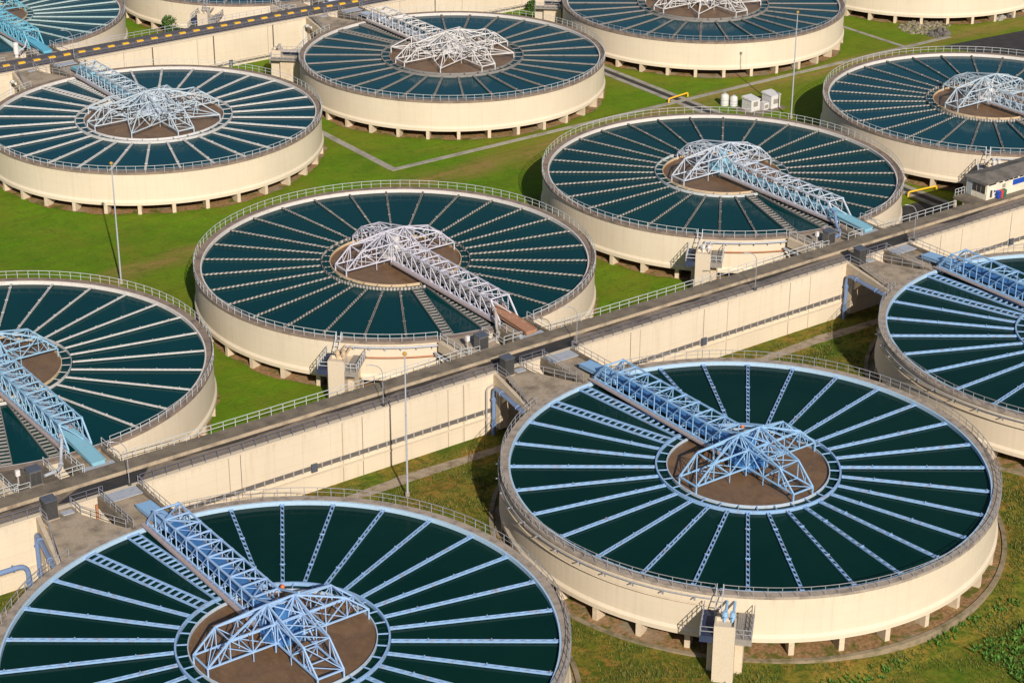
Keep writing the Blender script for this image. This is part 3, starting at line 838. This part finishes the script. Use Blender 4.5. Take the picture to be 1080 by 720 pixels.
def platform_B(key, lab):
    u, v, kind = TANKS[key][:3]; sv, zg = KIND[kind]
    far = 30.27 if kind == 'B' else 30.2
    T = thing('access_platform', lab, 'platform', (u, v, zg), 0, 'concrete platforms between tanks and channels')
    L = (0, 0, -zg); S = -1
    arc = [rimpt(-9.4 + i*(5.0/8), 25.99) for i in range(9)]
    m = MB(S); m.prism([(-9.4, far)] + arc + [(-4.5, far)], -.62, -.03); put('slab', m, M['apron_dark' if key == 'B1' else 'apron'], T, L)
    m = MB(S); m.box(-10.0, -9.42, 24.6, far, -1.3, -.05); m.hull([(-9.9,far-2.5,-1.31),(-9.5,far-2.5,-1.31),(-9.5,far-2.5,-1.3),(-9.9,far-2.5,-1.3)], [(-9.9,far,-3.8),(-9.5,far,-3.8),(-9.5,far,-1.31),(-9.9,far,-1.31)]); put('side_beam', m, M['cream'], T, L)
    m = MB(S); m.hull([(-4.3,25.9,-5.),(-3.9,25.9,-5.),(-3.9,25.9,-.64),(-4.3,25.9,-.64)],[(-4.3,far,-2.6),(-3.9,far,-2.6),(-3.9,far,-.64),(-4.3,far,-.64)]); put('support_wall', m, M['cream'], T, L)
    m = MB(S); m.box(-2.35, -1.95, 25.2, far, -1.2, .18); put('trough_wall', m, M['slab'], T, L); m = MB(S); m.box(1.95, 2.35, 25.6, far, -1.2, .18); put('trough_wall', m, M['slab'], T, L)
    m = MB(S); m.box(-1.948, 1.948, 26.0, far, -1.2, -.3); put('trough_floor', m, M['apron'], T, L)
    for pts in ([(-9.6, far, -.03), (-9.6, 24.5, -.03)], [(-4.55, far, -.03), (-4.55, 25.9, -.03)], [(-2.15, far, .18), (-2.15, 26.2, .18)],
                [(2.15, far, .18), (2.15, 25.8, .18)], [(-9.4, far-.1, -.03), (-7.9, far-.1, -.03)]):
        m = MB(S); m.rail(pts, 1., 1.3, .026); put('railing', m, M['rail_white'], T, L)
    m = MB(S); m.tube([(-10.3,24.3,-1.5),(-10.3,far,-1.5)], .14, 8)
    for i in range(6): m.beam((-10.05,24.8+i*.85,-1.6),(-10.55,24.8+i*.85,-1.6), .12)
    put('side_pipe', m, M['steel'], T, L)
    m = MB(S); m.box(-1.8, 1.8, far+.0-1.2, far-.02, -.03, .05); put('cover_plate', m, M['steel'], T, L)
platform_F('F1', 'stained concrete platform joining the bottom left tank to the channel', 'a')
platform_F('F2', 'stained concrete platform joining the right foreground tank to the channel', 'a')
platform_F('F3', 'stained concrete platform joining the tank at the right edge to the channel', 'a')
platform_F('A1', 'concrete platform of the upper left tank, below the striped kerb', 'a')
platform_F('A2', 'concrete platform of the top centre tank, against the far channel', 'a')
platform_B('B1', 'dark stained platform of the tank cut by the left edge, behind the channel')
platform_B('B2', 'concrete platform of the centre tank, behind the channel slab')
platform_B('B3', 'concrete platform right of centre, beside the tank with pale blue chute')
platform_B('Z1', 'concrete platform of the top left corner tank behind the striped kerb')
platform_B('Z2', 'concrete platform at the top edge behind the striped kerb')

# control cabinets (stand on platforms)
def cabinet(x, y, z, sx, sy, h, lab, body='cabinet'):
    T = thing('control_cabinet', lab, 'control cabinet', (x, y, z), 0, 'grey control cabinets on the platforms')
    m = MB(); m.box(-sx/2, sx/2, -sy/2, sy/2, .12, h); put('body', m, M[body], T)
    m = MB(); m.hull([(-sx/2-.08,-sy/2-.08,h+.002),(sx/2+.08,-sy/2-.08,h+.002),(sx/2+.08,sy/2+.08,h+.002),(-sx/2-.08,sy/2+.08,h+.002)],
                     [(-sx/2-.08,-sy/2-.08,h+.09),(sx/2+.08,-sy/2-.08,h+.09),(sx/2+.08,sy/2+.08,h+.2),(-sx/2-.08,sy/2+.08,h+.2)]); put('roof', m, M['cabtop'], T)
    m = MB(); m.box(-sx/2+.08, -.02, -sy/2-.03, -sy/2-.002, .25, h-.15); put('door', m, M['cabinet'], T); m = MB(); m.box(.02, sx/2-.08, -sy/2-.03, -sy/2-.002, .25, h-.15); put('door', m, M['cabinet'], T)
    m = MB(); m.box(-sx/2-.1, sx/2+.1, -sy/2-.1, sy/2+.1, 0, .118); put('plinth', m, M['rim'], T)
    return T
for k, lab in (('F1','dark grey cabinet at the platform corner of the bottom left tank'),('F2','dark grey cabinet at the platform corner of the right foreground tank'),('F3','dark grey cabinet at the platform corner of the tank cut by the right edge')):
    u, v = TANKS[k][:2]; cabinet(u-7.9, v+32.2, -.03, 1.25, 1.1, 2.1, lab)
for k, lab in (('B1','dark cabinet on the stained platform at the left edge'),('B2','grey cabinet on the platform of the centre tank'),('B3','grey cabinet on the platform right of centre beside the pale blue chute')):
    u, v = TANKS[k][:2]; cabinet(u-7.0, v-29.2, -.03, 1.3, 1.1, 1.75, lab, 'cabmid')
def meter(x, y, z, lab):
    T = thing('meter_post', lab, 'meter post', (x, y, z), 0, 'slim meter posts beside the cabinets')
    m = MB(); m.tube([(0,0,0),(0,0,1.1)], .1, 8); put('post', m, M['pipegrey'], T)
    m = MB(); m.box(-.22,.22,-.16,.16,1.1,1.75); put('head', m, M['white'], T)
for k, w in (('B1','at the left edge'),('B2','of the centre tank'),('B3','beside the pale blue chute')):
    u, v = TANKS[k][:2]; meter(u-8.4, v-28.4, -.03, 'slim post with pale head next to the grey cabinet ' + w)

# bent pipes
def bend(pts, r, steps=6):
    """round the corners of a polyline"""
    pts = [Vector(p) for p in pts]; out = [pts[0]]
    for i in range(1, len(pts)-1):
        p = pts[i]; a = (pts[i-1]-p); b = (pts[i+1]-p); d = min(r, a.length*.45, b.length*.45)
        s = p + a.normalized()*d; e = p + b.normalized()*d
        for k in range(steps+1):
            t = k/steps; out.append(s*(1-t)**2 + p*2*t*(1-t) + e*t*t)
    out.append(pts[-1]); return out
def pipe(lab, pts, r, mat, group=None, flanges=True, name='overflow_pipe'):
    p0 = Vector(pts[0]); T = thing(name, lab, 'pipe', p0, 0, group)
    q = [Vector(p)-p0 for p in pts]
    m = MB(); m.tube(bend(q, 1.2), r, 12); put('pipe', m, M[mat], T)
    if flanges:
        for a, b in zip(q[:-1], q[1:]):
            d = (b-a).normalized(); n = max(1, int((b-a).length/3))
            for i in range(n):
                c = a + (b-a)*((i+.5)/n); m = MB(); m.tube([c-d*.06, c+d*.06], r*1.45, 12); put('flange', m, M[mat], T)
    return T
for k, lab in (('F1','bent blue pipe from the channel wall to the bottom left tank'),('F2','bent blue pipe from the channel wall to the right foreground tank'),('F3','bent blue pipe from the channel wall to the tank cut by the right edge')):
    u, v = TANKS[k][:2]
    pipe(lab, [(u-9.4,v+32.7,GN-.4),(u-9.4,v+32.7,-1.35),(u-11.2,v+24.0,-.85)], .24, 'pipeblue', 'bent blue pipes on the channel wall')
pipe('low blue pipe elbow coming in at the left edge below the channel wall', [(-95,-37.3,-3.7),(-68.0,-37.6,-3.7),(-68.0,-37.6,GN-.4)], .27, 'pipeblue', 'bent blue pipes on the channel wall')
pipe('thin dark pipe beside the bent blue pipe of the right foreground tank', [(-10.9,-35.75,GN-.4),(-10.9,-35.75,-1.5),(-9.75,-35.75,-1.2)], .1, 'pipegrey', None, False)
for k, lab, mt in (('B1','slanting steel pipe from truss end to platform at the left edge','steel'),('B2','fat grey pipe elbow from truss end to the platform of the centre tank','pipegrey'),('B3','dark pipe elbow at the truss end right of centre','pipeblue')):
    u, v = TANKS[k][:2]
    pipe(lab, [(u-1.5,v-23.8,1.9),(u-1.9,v-25.0,1.9),(u-2.8,v-26.4,.4),(u-3.6,v-28.2,.25),(u-5.6,v-28.5,.2)], .18, mt, 'pipe elbows at truss ends')
pipe('orange pipe running down the deck edge near the right foreground platform', [(53.2,-35.62,.2),(53.2,-35.62,-.5),(53.4,-35.62,-3)], .11, 'rustpipe', None, False)
pipe('orange post pipe below the bottom left bridge', [(-59.6,-36.3,-.3),(-59.6,-36.3,-4.5)], .14, 'rustpipe', None, False)
for x, lab in ((57.,'top centre tank'),(.9,'upper left tank')):
    pipe('white bent pipe against the far channel wall by the ' + lab, [(x-9.6,103.1,-6.6),(x-9.6,103.1,-1.2),(x-9.8,100.,-1.)], .2, 'white', 'white bent pipes by the far channel')

# ------------------------------------------------------------------ valve towers
def valve_tower(key, ang, rr, ztop, lab, steel, valve):
    u, v, kind = TANKS[key][:3]; zg = KIND[kind][1]
    p = rp(rr, ang)
    T = thing('valve_tower', lab, 'valve tower', (u+p[0], v+p[1], zg), R_(ang+90), 'valve towers beside the tanks')
    # local: +x tangential (to the right seen from outside), -y outwards
    L = (0, 0, -zg); w, d = .98, .85
    m = MB()
    m.box(-w, w, -d, d, zg-.4, ztop-.35)
    m.box(-w, -w+.16, -d, d, ztop-.348, ztop); m.box(w-.16, w, -d, d, ztop-.348, ztop)
    m.box(-w+.162, w-.162, -d, -d+.16, ztop-.348, ztop); m.box(-w+.162, w-.162, d-.16, d, ztop-.348, ztop)
    put('column', m, M['smooth'], T, L)
    m = MB(); m.box(-1.6, 1.7, d+.002, max(d+.05, rr-26.1), zg-.4, ztop-1.5); put('back_wall', m, M['cream'], T, L)
    for s in (-1, 1):
        m = MB(); x0, x1 = (w+.02, w+1.55) if s > 0 else (-w-1.3, -w-.02)
        ye = rr-26.2
        m.box(x0, x1, -d+.1, ye, ztop-1.35, ztop-1.25)
        for i in range(8):
            xx = x0 + (x1-x0)*(i+.5)/8; m.box(xx-.03, xx+.03, -d+.1, ye, ztop-1.249, ztop-1.22)
        m.box(x0, x1, -d+.1, -d+.2, ztop-1.9, ztop-1.352)
        q = put('platform', m, M['tray'] if s > 0 else M['shadednavy'], T, L)
        m = MB(); xe = x1-.05 if s > 0 else x0+.05
        m.rail([(x0 if s>0 else x1, -d+.14, ztop-1.25), (xe, -d+.14, ztop-1.25), (xe, ye-.1, ztop-1.25)], 1.0, .9, .03)
        put('railing', m, M[steel], T, L)
    # ladder up to the rim
    yb, yt = d+1.2, rr-25.9
    zl, zr = ztop-1.2, 1.05
    m = MB()
    for x in (-1.15, -.55): m.beam((x, yb, zl), (x, yt, zr), .08); m.beam((x, yt, -.02), (x, yt, 1.05), .08)
    n = int((zr-zl)/.42)
    for i in range(n): t = i/n; m.beam((-1.15, yb+(yt-yb)*t, zl+(zr-zl)*t), (-.55, yb+(yt-yb)*t, zl+(zr-zl)*t), .07)
    put('ladder', m, M[steel], T, L)
    for i, x in enumerate((-.1, .62)):
        m = MB(); m.tube(bend([(x, yt-.25, -.62), (x, d-.35, -.62), (x, d-.35, ztop-.3)], .5), .13, 10)
        for zz in (ztop+.15, ztop+.75): m.tube([(x, d-.35, zz-.08), (x, d-.35, zz+.08)], .24, 10)
        m.lathe([(.02,ztop+.68),(.25,ztop+.58),(.27,ztop+.3),(.02,ztop+.2)], 10, cx=x, cy=d-.35)
        m.tube([(x, d-.36, ztop+.4), (x, d-.9, ztop+.4)], .05, 6)
        put('valve', m, M[valve], T, L)
valve_tower('F2', -135.9, 30.0, -.45, 'cream concrete tower with blue valves at the front of the right foreground tank', 'rail_grey', 'blue')
valve_tower('F3', -135.9, 30.0, -.45, 'cream concrete tower with blue valves at the right edge tank', 'rail_grey', 'blue')
valve_tower('B2', -136.1, 30.0, -.45, 'cream concrete tower with pale valves at the front of the centre tank', 'rail_white', 'well')
valve_tower('B3', -135.8, 30.0, -.45, 'cream concrete tower with white valves at the tank right of centre', 'rail_white', 'white')
valve_tower('B4', -136., 30.0, -.45, 'cream concrete tower half hidden behind the control building', 'rail_white', 'white')
valve_tower('A2', 137.3, 30.4, -.4, 'tall cream concrete tower between the upper left and top centre tanks', 'rail_grey', 'pipegrey')
valve_tower('A3', 137.8, 30.2, -.4, 'tall cream concrete tower at the top edge right of the top centre tank', 'rail_grey', 'pipegrey')
valve_tower('Z2', -136.5, 30., -.45, 'cream concrete tower near the top edge behind the striped kerb', 'rail_grey', 'pipegrey')

# ------------------------------------------------------------------ poles and lamps
def flood_pole(x, y, z0, z1, lab):
    T = thing('flood_light_pole', lab, 'light pole', (x, y, z0), 0, 'tall flood light poles')
    H = z1-z0; m = MB(); m.tube([(0,0,-.2),(0,0,H*.5),(0,0,H-.3)], .13, 10, r1=.07); put('pole', m, M['steel'], T)
    m = MB(); m.tube([(0,0,0),(0,0,.55)], .26, 10); put('base', m, M['rim'], T)
    m = MB(); m.lathe([(.02,H+.16),(.14,H+.12),(.25,H-.02),(.22,H-.2),(.09,H-.3)], 12); put('lamp_head', m, M['dullyellow'], T)
flood_pole(-26.68,-43.16,-7.05,10.2,'tall pole with small yellow head standing before the channel wall')
flood_pole(-26.47,26.68,GL,10.7,'tall pole with yellow head on the lawn in front of the upper left tank')
flood_pole(93.6,25.0,GL,11.6,'tall grey pole behind the tank right of centre, near white containers')
def street_lamp(x, y, z, h, lab):
    T = thing('street_lamp', lab, 'street lamp', (x, y, z), 0, 'thin curved lamps on the channel decks')
    p = [(0,0,0),(0,0,h*.82),(-.45,.15,h*.95),(-1.25,.45,h)]
    m = MB(); m.tube(bend(p, .8), .045, 8); put('post', m, M['rail_grey'], T)
    m = MB(); m.box(-.16,.16,-.16,.16,0,.3); put('base', m, M['cabinet'], T)
    m = MB(); m.tube([(-1.15,.42,h-.02),(-1.65,.6,h+.03)], .065, 8); put('lamp_head', m, M['steel'], T)
for x, lab in ((-55.3,'thin lamp on the deck beside the bottom left bridge'),(-24.4,'thin lamp on the deck left of the centre platform'),(2.6,'thin lamp on the deck beside the right foreground bridge'),(30.8,'thin lamp on the deck below the tank right of centre'),(59.0,'thin lamp on the deck beside the right edge bridge'),):
    street_lamp(x, -35.05, 0., 5.2, lab)
street_lamp(3.2, 103.7, 0., 5.2, 'thin lamp on the far deck at upper left')
street_lamp(34.4, 103.7, 0., 3.6, 'thin short lamp on the far deck near the top edge') if False else None

# ------------------------------------------------------------------ control building on the channel slab
def building():
    T = thing('control_building', 'low cream control building with grey roof and blue sign on the channel slab', 'building', (77.3, -31.1, .34))
    W, D, H = 17.5, 3.7, 2.5
    m = MB(); m.box(0, W, 0, D, 0, H); put('wall', m, M['render'], T)
    m = MB(); ov = .5; zt = H+.002
    m.hull([(-ov,-ov,zt),(W+ov,-ov,zt),(W+ov,D+ov,zt),(-ov,D+ov,zt)], [(-ov,-ov,zt+.16),(W+ov,-ov,zt+.16),(W+ov,D+ov,zt+.16),(-ov,D+ov,zt+.16)])
    m.hull([(-ov+.1,-ov+.1,zt+.162),(W+ov-.1,-ov+.1,zt+.162),(W+ov-.1,D+ov-.1,zt+.162),(-ov+.1,D+ov-.1,zt+.162)], [(1.2,D*.5-.05,zt+.75),(W-1.2,D*.5-.05,zt+.75),(W-1.2,D*.5+.05,zt+.75),(1.2,D*.5+.05,zt+.75)])
    put('roof', m, M['roof'], T)
    f = MB(); g2 = MB()
    def win(m1, m2, x0, x1, z0, z1):
        m1.box(x0-.05, x1+.05, -.04, -.002, z0-.05, z1+.05); m2.box(x0, x1, -.06, -.042, z0, z1)
    for x0, x1, z0, z1 in ((.3,1.75,2.05,2.38),(2.4,3.1,2.05,2.38),(3.5,4.3,2.05,2.38),(4.45,5.25,2.05,2.38),(5.4,6.2,2.05,2.38),(6.6,7.4,2.05,2.38),(7.55,8.4,2.05,2.38)):
        a = MB(); b = MB(); win(a, b, x0, x1, z0, z1)
        w = put('window', a, M['white'], T); put('pane', b, M['glass'], w)
    # end wall: door and glazed front
    m = MB(); m.box(-.05, -.002, 2.7, 3.45, .05, 2.1); d = put('door', m, M['doorblue'], T)
    m = MB(); m.box(-.12, -.052, 2.78, 2.84, 1.0, 1.15); put('handle', m, M['steel'], d)
    for y0, y1 in ((.25,.95),(1.05,1.75),(1.85,2.55)):
        a = MB(); a.box(-.05, -.002, y0-.04, y1+.04, .85, 2.1); w = put('window', a, M['render'], T)
        b = MB(); b.box(-.075, -.052, y0, y1, .9, 2.05); put('pane', b, M['glass'], w)
    m = MB(); m.box(5.3, 10.2, -.09, -.002, 1.15, 1.92); put('sign', m, M['signblue'], T)
    m = MB(); m.box(.75, 1.1, -.07, -.002, .25, 1.3); put('notice_board', m, M['cabinet'], T)
    m = MB(); m.box(1.25, 2.1, -.07, -.002, .25, 1.35); b = put('notice_board', m, M['white'], T)
    b['label'] = 'white notice board with dark marks'
    m = MB(); m.box(1.4,1.7,-.085,-.072,.9,1.2); put('mark', m, M['cabinet'], b); m = MB(); m.box(1.6,1.95,-.085,-.072,.4,.7); put('mark', m, M['cabinet'], b)
    m = MB(); m.box(3.15, 3.75, -.06, -.002, 1.2, 1.75); put('vent', m, M['tray'], T)
    # entrance landing
    m = MB(); m.box(-2.3, -.06, -.2, D+.2, -.36, .03); put('landing', m, M['slab'], T)
    m = MB(); m.box(-2.2,-1.9,D-.2,D+.1,-6.7,-.362); put('landing_post', m, M['cream'], T); m = MB(); m.box(-2.2,-1.9,1.9,2.2,-6.7,-.362); put('landing_post', m, M['cream'], T)
    m = MB(); m.rail([(-2.2,D-.0,0),(-.3,D-.0,0)], 1., .7, .03); put('railing', m, M['rail_white'], T)
building()
for x, c, lab in ((79.3,'signblue','blue bin against the control building wall'),(79.9,'binred','red bin against the control building wall'),(80.5,'bingreen','green bin against the control building wall')):
    T = thing('waste_bin', lab, 'bin', (x, -31.5, .34), 0, 'coloured bins by the control building')
    m = MB(); m.hull([(-.22,-.22,.06),(.22,-.22,.06),(.22,.22,.06),(-.22,.22,.06)], [(-.26,-.26,1.0),(.26,-.26,1.0),(.26,.26,1.0),(-.26,.26,1.0)]); put('body', m, M[c], T)
    m = MB(); m.hull([(-.28,-.28,1.002),(.28,-.28,1.002),(.28,.28,1.002),(-.28,.28,1.002)], [(-.26,-.28,1.05),(.26,-.28,1.05),(.26,.28,1.12),(-.26,.28,1.12)]); put('lid', m, M[c], T)
    m = MB(); m.tube([(-.3,.26,.09),(.3,.26,.09)], .09, 8); put('wheel', m, M['black'], T)

# ------------------------------------------------------------------ small site objects
def container(x, y, w, d, h, lab):
    T = thing('storage_container', lab, 'container', (x, y, GL), 0, 'white site containers on the lawn')
    m = MB(); m.box(0, w, 0, d, .15, h)
    n = int(w/.25)
    for i in range(n): m.box(i*.25+.04, i*.25+.14, -.03, -.002, .25, h-.1)
    put('body', m, M['white'], T)
    m = MB(); m.hull([(-.1,-.1,h+.002),(w+.1,-.1,h+.002),(w+.1,d+.1,h+.002),(-.1,d+.1,h+.002)], [(-.1,-.1,h+.1),(w+.1,-.1,h+.1),(w+.1,d+.1,h+.35),(-.1,d+.1,h+.35)]); put('roof', m, M['white'], T)
    m = MB(); m.box(w*.25, w*.75, -.06, -.032, .9, 1.7); put('vent', m, M['tray'], T)
    m = MB(); m.box(-.15, w+.15, -.15, d+.15, -.1, .148); put('base', m, M['rim'], T)
container(90.2, 31.0, 1.9, 2.3, 1.95, 'white metal container left of its twin behind the tank right of centre')
container(93.9, 30.2, 2.0, 2.3, 2.3, 'taller white metal container beside the grey pole')
T = thing('pump_unit', 'small white pump box between the two white containers', 'pump', (92.45, 30.3, GL+.05))
m = MB(); m.box(0,1.0,0,1.2,.1,1.3); put('body', m, M['white'], T)
m = MB(); m.box(.15,.85,-.05,-.002,.4,1.0); put('grille', m, M['tray'], T)
m = MB(); m.tube([(1.02,.5,.3),(1.5,.5,.3),(1.5,.5,1.4)], .1, 8); put('pipe', m, M['pipegrey'], T)
for x, y, r, h, lab in ((89.3,36.6,.68,1.75,'taller white round tank on the lawn left of the containers'),(90.35,35.5,.64,1.5,'shorter white round tank on the lawn next to the containers')):
    T = thing('storage_drum', lab, 'drum', (x, y, GL), 0, 'white round drums')
    m = MB(); m.lathe([(.02,h+.28),(r*.5,h+.22),(r*.9,h+.02),(r,h-.2),(r,.0)], 24); put('body', m, M['white'], T)
    m = MB(); m.lathe([(.02,h+.4),(.2,h+.4),(.2,h+.25)], 12); put('cap', m, M['steel'], T)
    m = MB()
    for zz in (.35, h*.55): m.lathe([(r+.002,zz-.05),(r+.03,zz),(r+.002,zz+.05)], 24)
    put('band', m, M['steel'], T)
strip('concrete_pad', 89.2, 97., 29.4, 34.6, GL, M['slab'], 'concrete pad under the white containers', 'pad', .05)
pipe('yellow pipe crossing the kerb strips behind the tank right of centre', [(82.4,42.9,GL),(82.4,42.9,-5.7),(87.2,43.6,-5.7),(87.2,43.6,GL)], .14, 'yellow', 'yellow pipes over the drain', False, 'yellow_pipe')
pipe('yellow pipe crossing the kerb strips left of the control building', [(83.0,-11.6,GL),(83.0,-11.6,-5.7),(88.4,-12.2,-5.7),(88.4,-12.2,GL)], .14, 'yellow', 'yellow pipes over the drain', False, 'yellow_pipe')
# valve gear of the corner tank
T = thing('pump_unit', 'upright white pump cylinder on the platform of the top left corner tank', 'pump', (.9-4.9, 138.7-28.0, -.03))
m = MB(); m.lathe([(.02,2.6),(.4,2.5),(.45,2.2),(.45,.6),(.3,.3),(.3,0)], 16); put('body', m, M['white'], T)
m = MB(); m.tube([(.3,0,.8),(1.6,0,1.5),(2.2,.4,2.6)], .13, 8); put('pipe', m, M['steel'], T)
# rubble
def rubble(cx, cy, rx, ry, n, hmax, seed, lab, mat='rock', big=.35):
    rnd = random.Random(seed); m = MB()
    for i in range(n):
        r = math.sqrt(rnd.random()); a = rnd.random()*2*PI; s = (.12 + rnd.random()**2*big)
        x = cx + rx*r*math.cos(a); y = cy + ry*r*math.sin(a); z = GL + hmax*(1-r)*rnd.random() + s*.2
        vs = [(x+s*dx*(.6+.6*rnd.random()), y+s*dy*(.6+.6*rnd.random()), z+s*dz*(.5+.6*rnd.random())) for dx, dy, dz in
              ((-1,-1,-1),(1,-1,-1),(1,1,-1),(-1,1,-1),(-.7,-.7,.8),(.7,-.7,.8),(.7,.7,.8),(-.7,.7,.8))]
        m.add(vs, [(0,3,2,1),(4,5,6,7),(0,1,5,4),(1,2,6,5),(2,3,7,6),(3,0,4,7)])
    o = put('rubble_heap', m, M[mat]); tag(o, lab, 'rubble', None, 'stuff')
rubble(150.5, 49.5, 5.4, 3.9, 190, .25, 1, 'wide spread of grey rubble on the lawn below the top right tank')
rubble(149.5, 44.8, 2.6, 1.6, 160, 1.2, 2, 'dark heap of rubble in front of the spread rubble', 'roof')
rubble(166.5, 45.3, 1.6, 1.0, 40, .7, 4, 'small pale heap of debris near the top right corner', 'path')
rubble(169.5, 45.0, 1.0, .8, 26, .6, 5, 'small dark heap of debris near the top right corner', 'black')
# bushes
def bush(x, y, z, r, n, lab):
    rnd = random.Random(int(x*7)); T = thing('bush', lab, 'bush', (x, y, z), 0, 'bushes behind the striped kerb')
    m = MB()
    for i in range(n):
        d = Vector((rnd.gauss(0,1), rnd.gauss(0,1), rnd.gauss(0,1))).normalized() * (r*(.45+.6*rnd.random()**.5))
        c = Vector((d.x, d.y, r*1.0 + d.z*.9)); s = .12 + rnd.random()*.16
        a = Vector((rnd.gauss(0,1), rnd.gauss(0,1), rnd.gauss(0,1))).normalized(); b = a.cross(Vector((rnd.gauss(0,1),rnd.gauss(0,1),1))).normalized()
        m.add([tuple(c-a*s), tuple(c+b*s*.6), tuple(c+a*s), tuple(c-b*s*.6)], [(0,1,2,3)])
    put('crown', m, M['leaf'], T)
    m = MB()
    for i in range(4):
        a = i*1.6; m.tube([(0,0,-.1),(.2*math.cos(a),.2*math.sin(a),r*.6),(.6*r*math.cos(a),.6*r*math.sin(a),r*1.2)], .06, 5)
    put('trunk', m, M['bark'], T)
bush(33.9, 128.2, GL, 1.9, 1300, 'round green bush behind the striped kerb near the top edge')
bush(37.2, 128.0, GL, 1.3, 700, 'smaller sparse bush right of the round one behind the striped kerb')
bush(97.0, 100.8, GL, 1.3, 500, 'small dark bush at the foot of the far channel wall')

# rough grass tufts on the near side
def tufts():
    rnd = random.Random(11); m = MB()
    ctr = [(TANKS[k][0], TANKS[k][1]) for k in ('F1','F2','F3')]
    def tuft(x, y, h, nb, w):
        zb = gz(y)
        for j in range(nb):
            a = rnd.random()*2*PI; l = h*(.6+.6*rnd.random()); lean = .25+.5*rnd.random()
            dx, dy = math.cos(a), math.sin(a)
            m.add([(x-dy*w, y+dx*w, zb-.02), (x+dy*w, y-dx*w, zb-.02), (x+dx*l*lean, y+dy*l*lean, zb+l)], [(0,1,2)])
    def clump(u, v): return math.sin(u*.5+1.3*math.sin(v*.37))*math.sin(v*.6+1.1*math.sin(u*.29))
    cnt = 0
    while cnt < 60000:
        u = -75 + rnd.random()*150; v = -120 + rnd.random()*83
        if any((u-a)**2 + (v-b)**2 < 27.6**2 for a, b in ctr): continue
        if abs(v+39.4) < .95: continue
        if v > -60 and rnd.random() < .4: continue
        c = clump(u, v)
        if rnd.random() > .45 + .55*c: continue
        tuft(u, v, .12+.2*rnd.random()*(1+max(0,c)), 3, .045); cnt += 1
    return m
o = put('grass', tufts(), M['tuft']); tag(o, 'tufts of rough green and dry grass around the near tanks', 'grass', None, 'stuff')
def weeds():
    rnd = random.Random(5); m = MB()
    for i in range(1700):
        u = 1 + rnd.random()*30; v = -112 + rnd.random()*13
        if rnd.random() > (1.1 + (-v-104)/14): continue
        h = .3+.5*rnd.random()
        z = gz(v)
        for j in range(9):
            a = rnd.random()*2*PI; l = h*(.6+.6*rnd.random()); le = .3+.7*rnd.random(); dx, dy = math.cos(a), math.sin(a); w = .07
            mx, my = u+dx*l*le*.5, v+dy*l*le*.5
            m.add([(u,v,z),(mx-dy*w,my+dx*w,z+l*.7),(mx+dy*w,my-dx*w,z+l*.7),(u+dx*l*le,v+dy*l*le,z+l*.85)], [(0,2,1),(1,2,3)])
    for i in range(900):       # ragged row of taller weeds
        u = -75 + rnd.random()*150; v = -96.6 + rnd.gauss(0, .35) + .5*math.sin(u*.23)
        if math.sin(u*.31)+math.sin(u*.83+1) < -1.1: continue
        h = .25+.4*rnd.random(); z = gz(v)
        for j in range(9):
            a = rnd.random()*2*PI; l = h*(.6+.6*rnd.random()); le = .2+.5*rnd.random(); dx, dy = math.cos(a), math.sin(a); w = .06
            mx, my = u+dx*l*le*.5, v+dy*l*le*.5
            m.add([(u,v,z),(mx-dy*w,my+dx*w,z+l*.7),(mx+dy*w,my-dx*w,z+l*.7),(u+dx*l*le,v+dy*l*le,z+l*.85)], [(0,2,1),(1,2,3)])
    return m
o = put('weeds', weeds(), M['weed']); tag(o, 'tall lush weeds in the bottom right corner', 'weeds', None, 'stuff')

# ------------------------------------------------------------------ camera
cam = bpy.data.cameras.new('Camera'); co = bpy.data.objects.new('Camera', cam); col.objects.link(co)
cam.sensor_fit = 'HORIZONTAL'; cam.sensor_width = 36.; cam.lens = 2148.4786/1080*36
cam.clip_start = 1.; cam.clip_end = 9000.
head = math.atan2(.58901938, .80811891)
co.matrix_world = Matrix.Translation((-131.5447, -206.1796, 101.6554)) @ Matrix.Rotation(-head, 4, 'Z') @ Matrix.Rotation(R_(90-24.9575), 4, 'X') @ Matrix.Rotation(R_(.2005), 4, 'Z')
sc.camera = co

# ------------------------------------------------------------------ light
EL, AZ = 30.5, 69.4                              # shadows run towards AZ (from +u, anticlockwise)
dirv = Vector((-math.cos(R_(AZ))*math.cos(R_(EL)), -math.sin(R_(AZ))*math.cos(R_(EL)), math.sin(R_(EL))))   # towards the sun
sun = bpy.data.lights.new('Sun', 'SUN'); so = bpy.data.objects.new('Sun', sun); col.objects.link(so)
sun.energy = 5.0; sun.angle = R_(.53); sun.color = (1., .895, .75)
so.rotation_euler = dirv.to_track_quat('Z', 'Y').to_euler(); so.location = (0, 0, 200)
w = bpy.data.worlds.new('World'); sc.world = w; w.use_nodes = True
nt = w.node_tree; bg = nt.nodes['Background']; sky = nt.nodes.new('ShaderNodeTexSky')
sky.sky_type = 'NISHITA'; sky.sun_disc = False; sky.sun_elevation = R_(EL)
sky.sun_rotation = math.atan2(dirv.x, dirv.y); sky.air_density = 1.; sky.dust_density = .6; sky.ozone_density = 1.2
nt.links.new(sky.outputs[0], bg.inputs[0]); bg.inputs[1].default_value = .064
sc.view_settings.view_transform = 'Standard'; sc.view_settings.look = 'None'
sc.view_settings.exposure = .05; sc.view_settings.gamma = 1.; sc.view_settings.use_curve_mapping = False
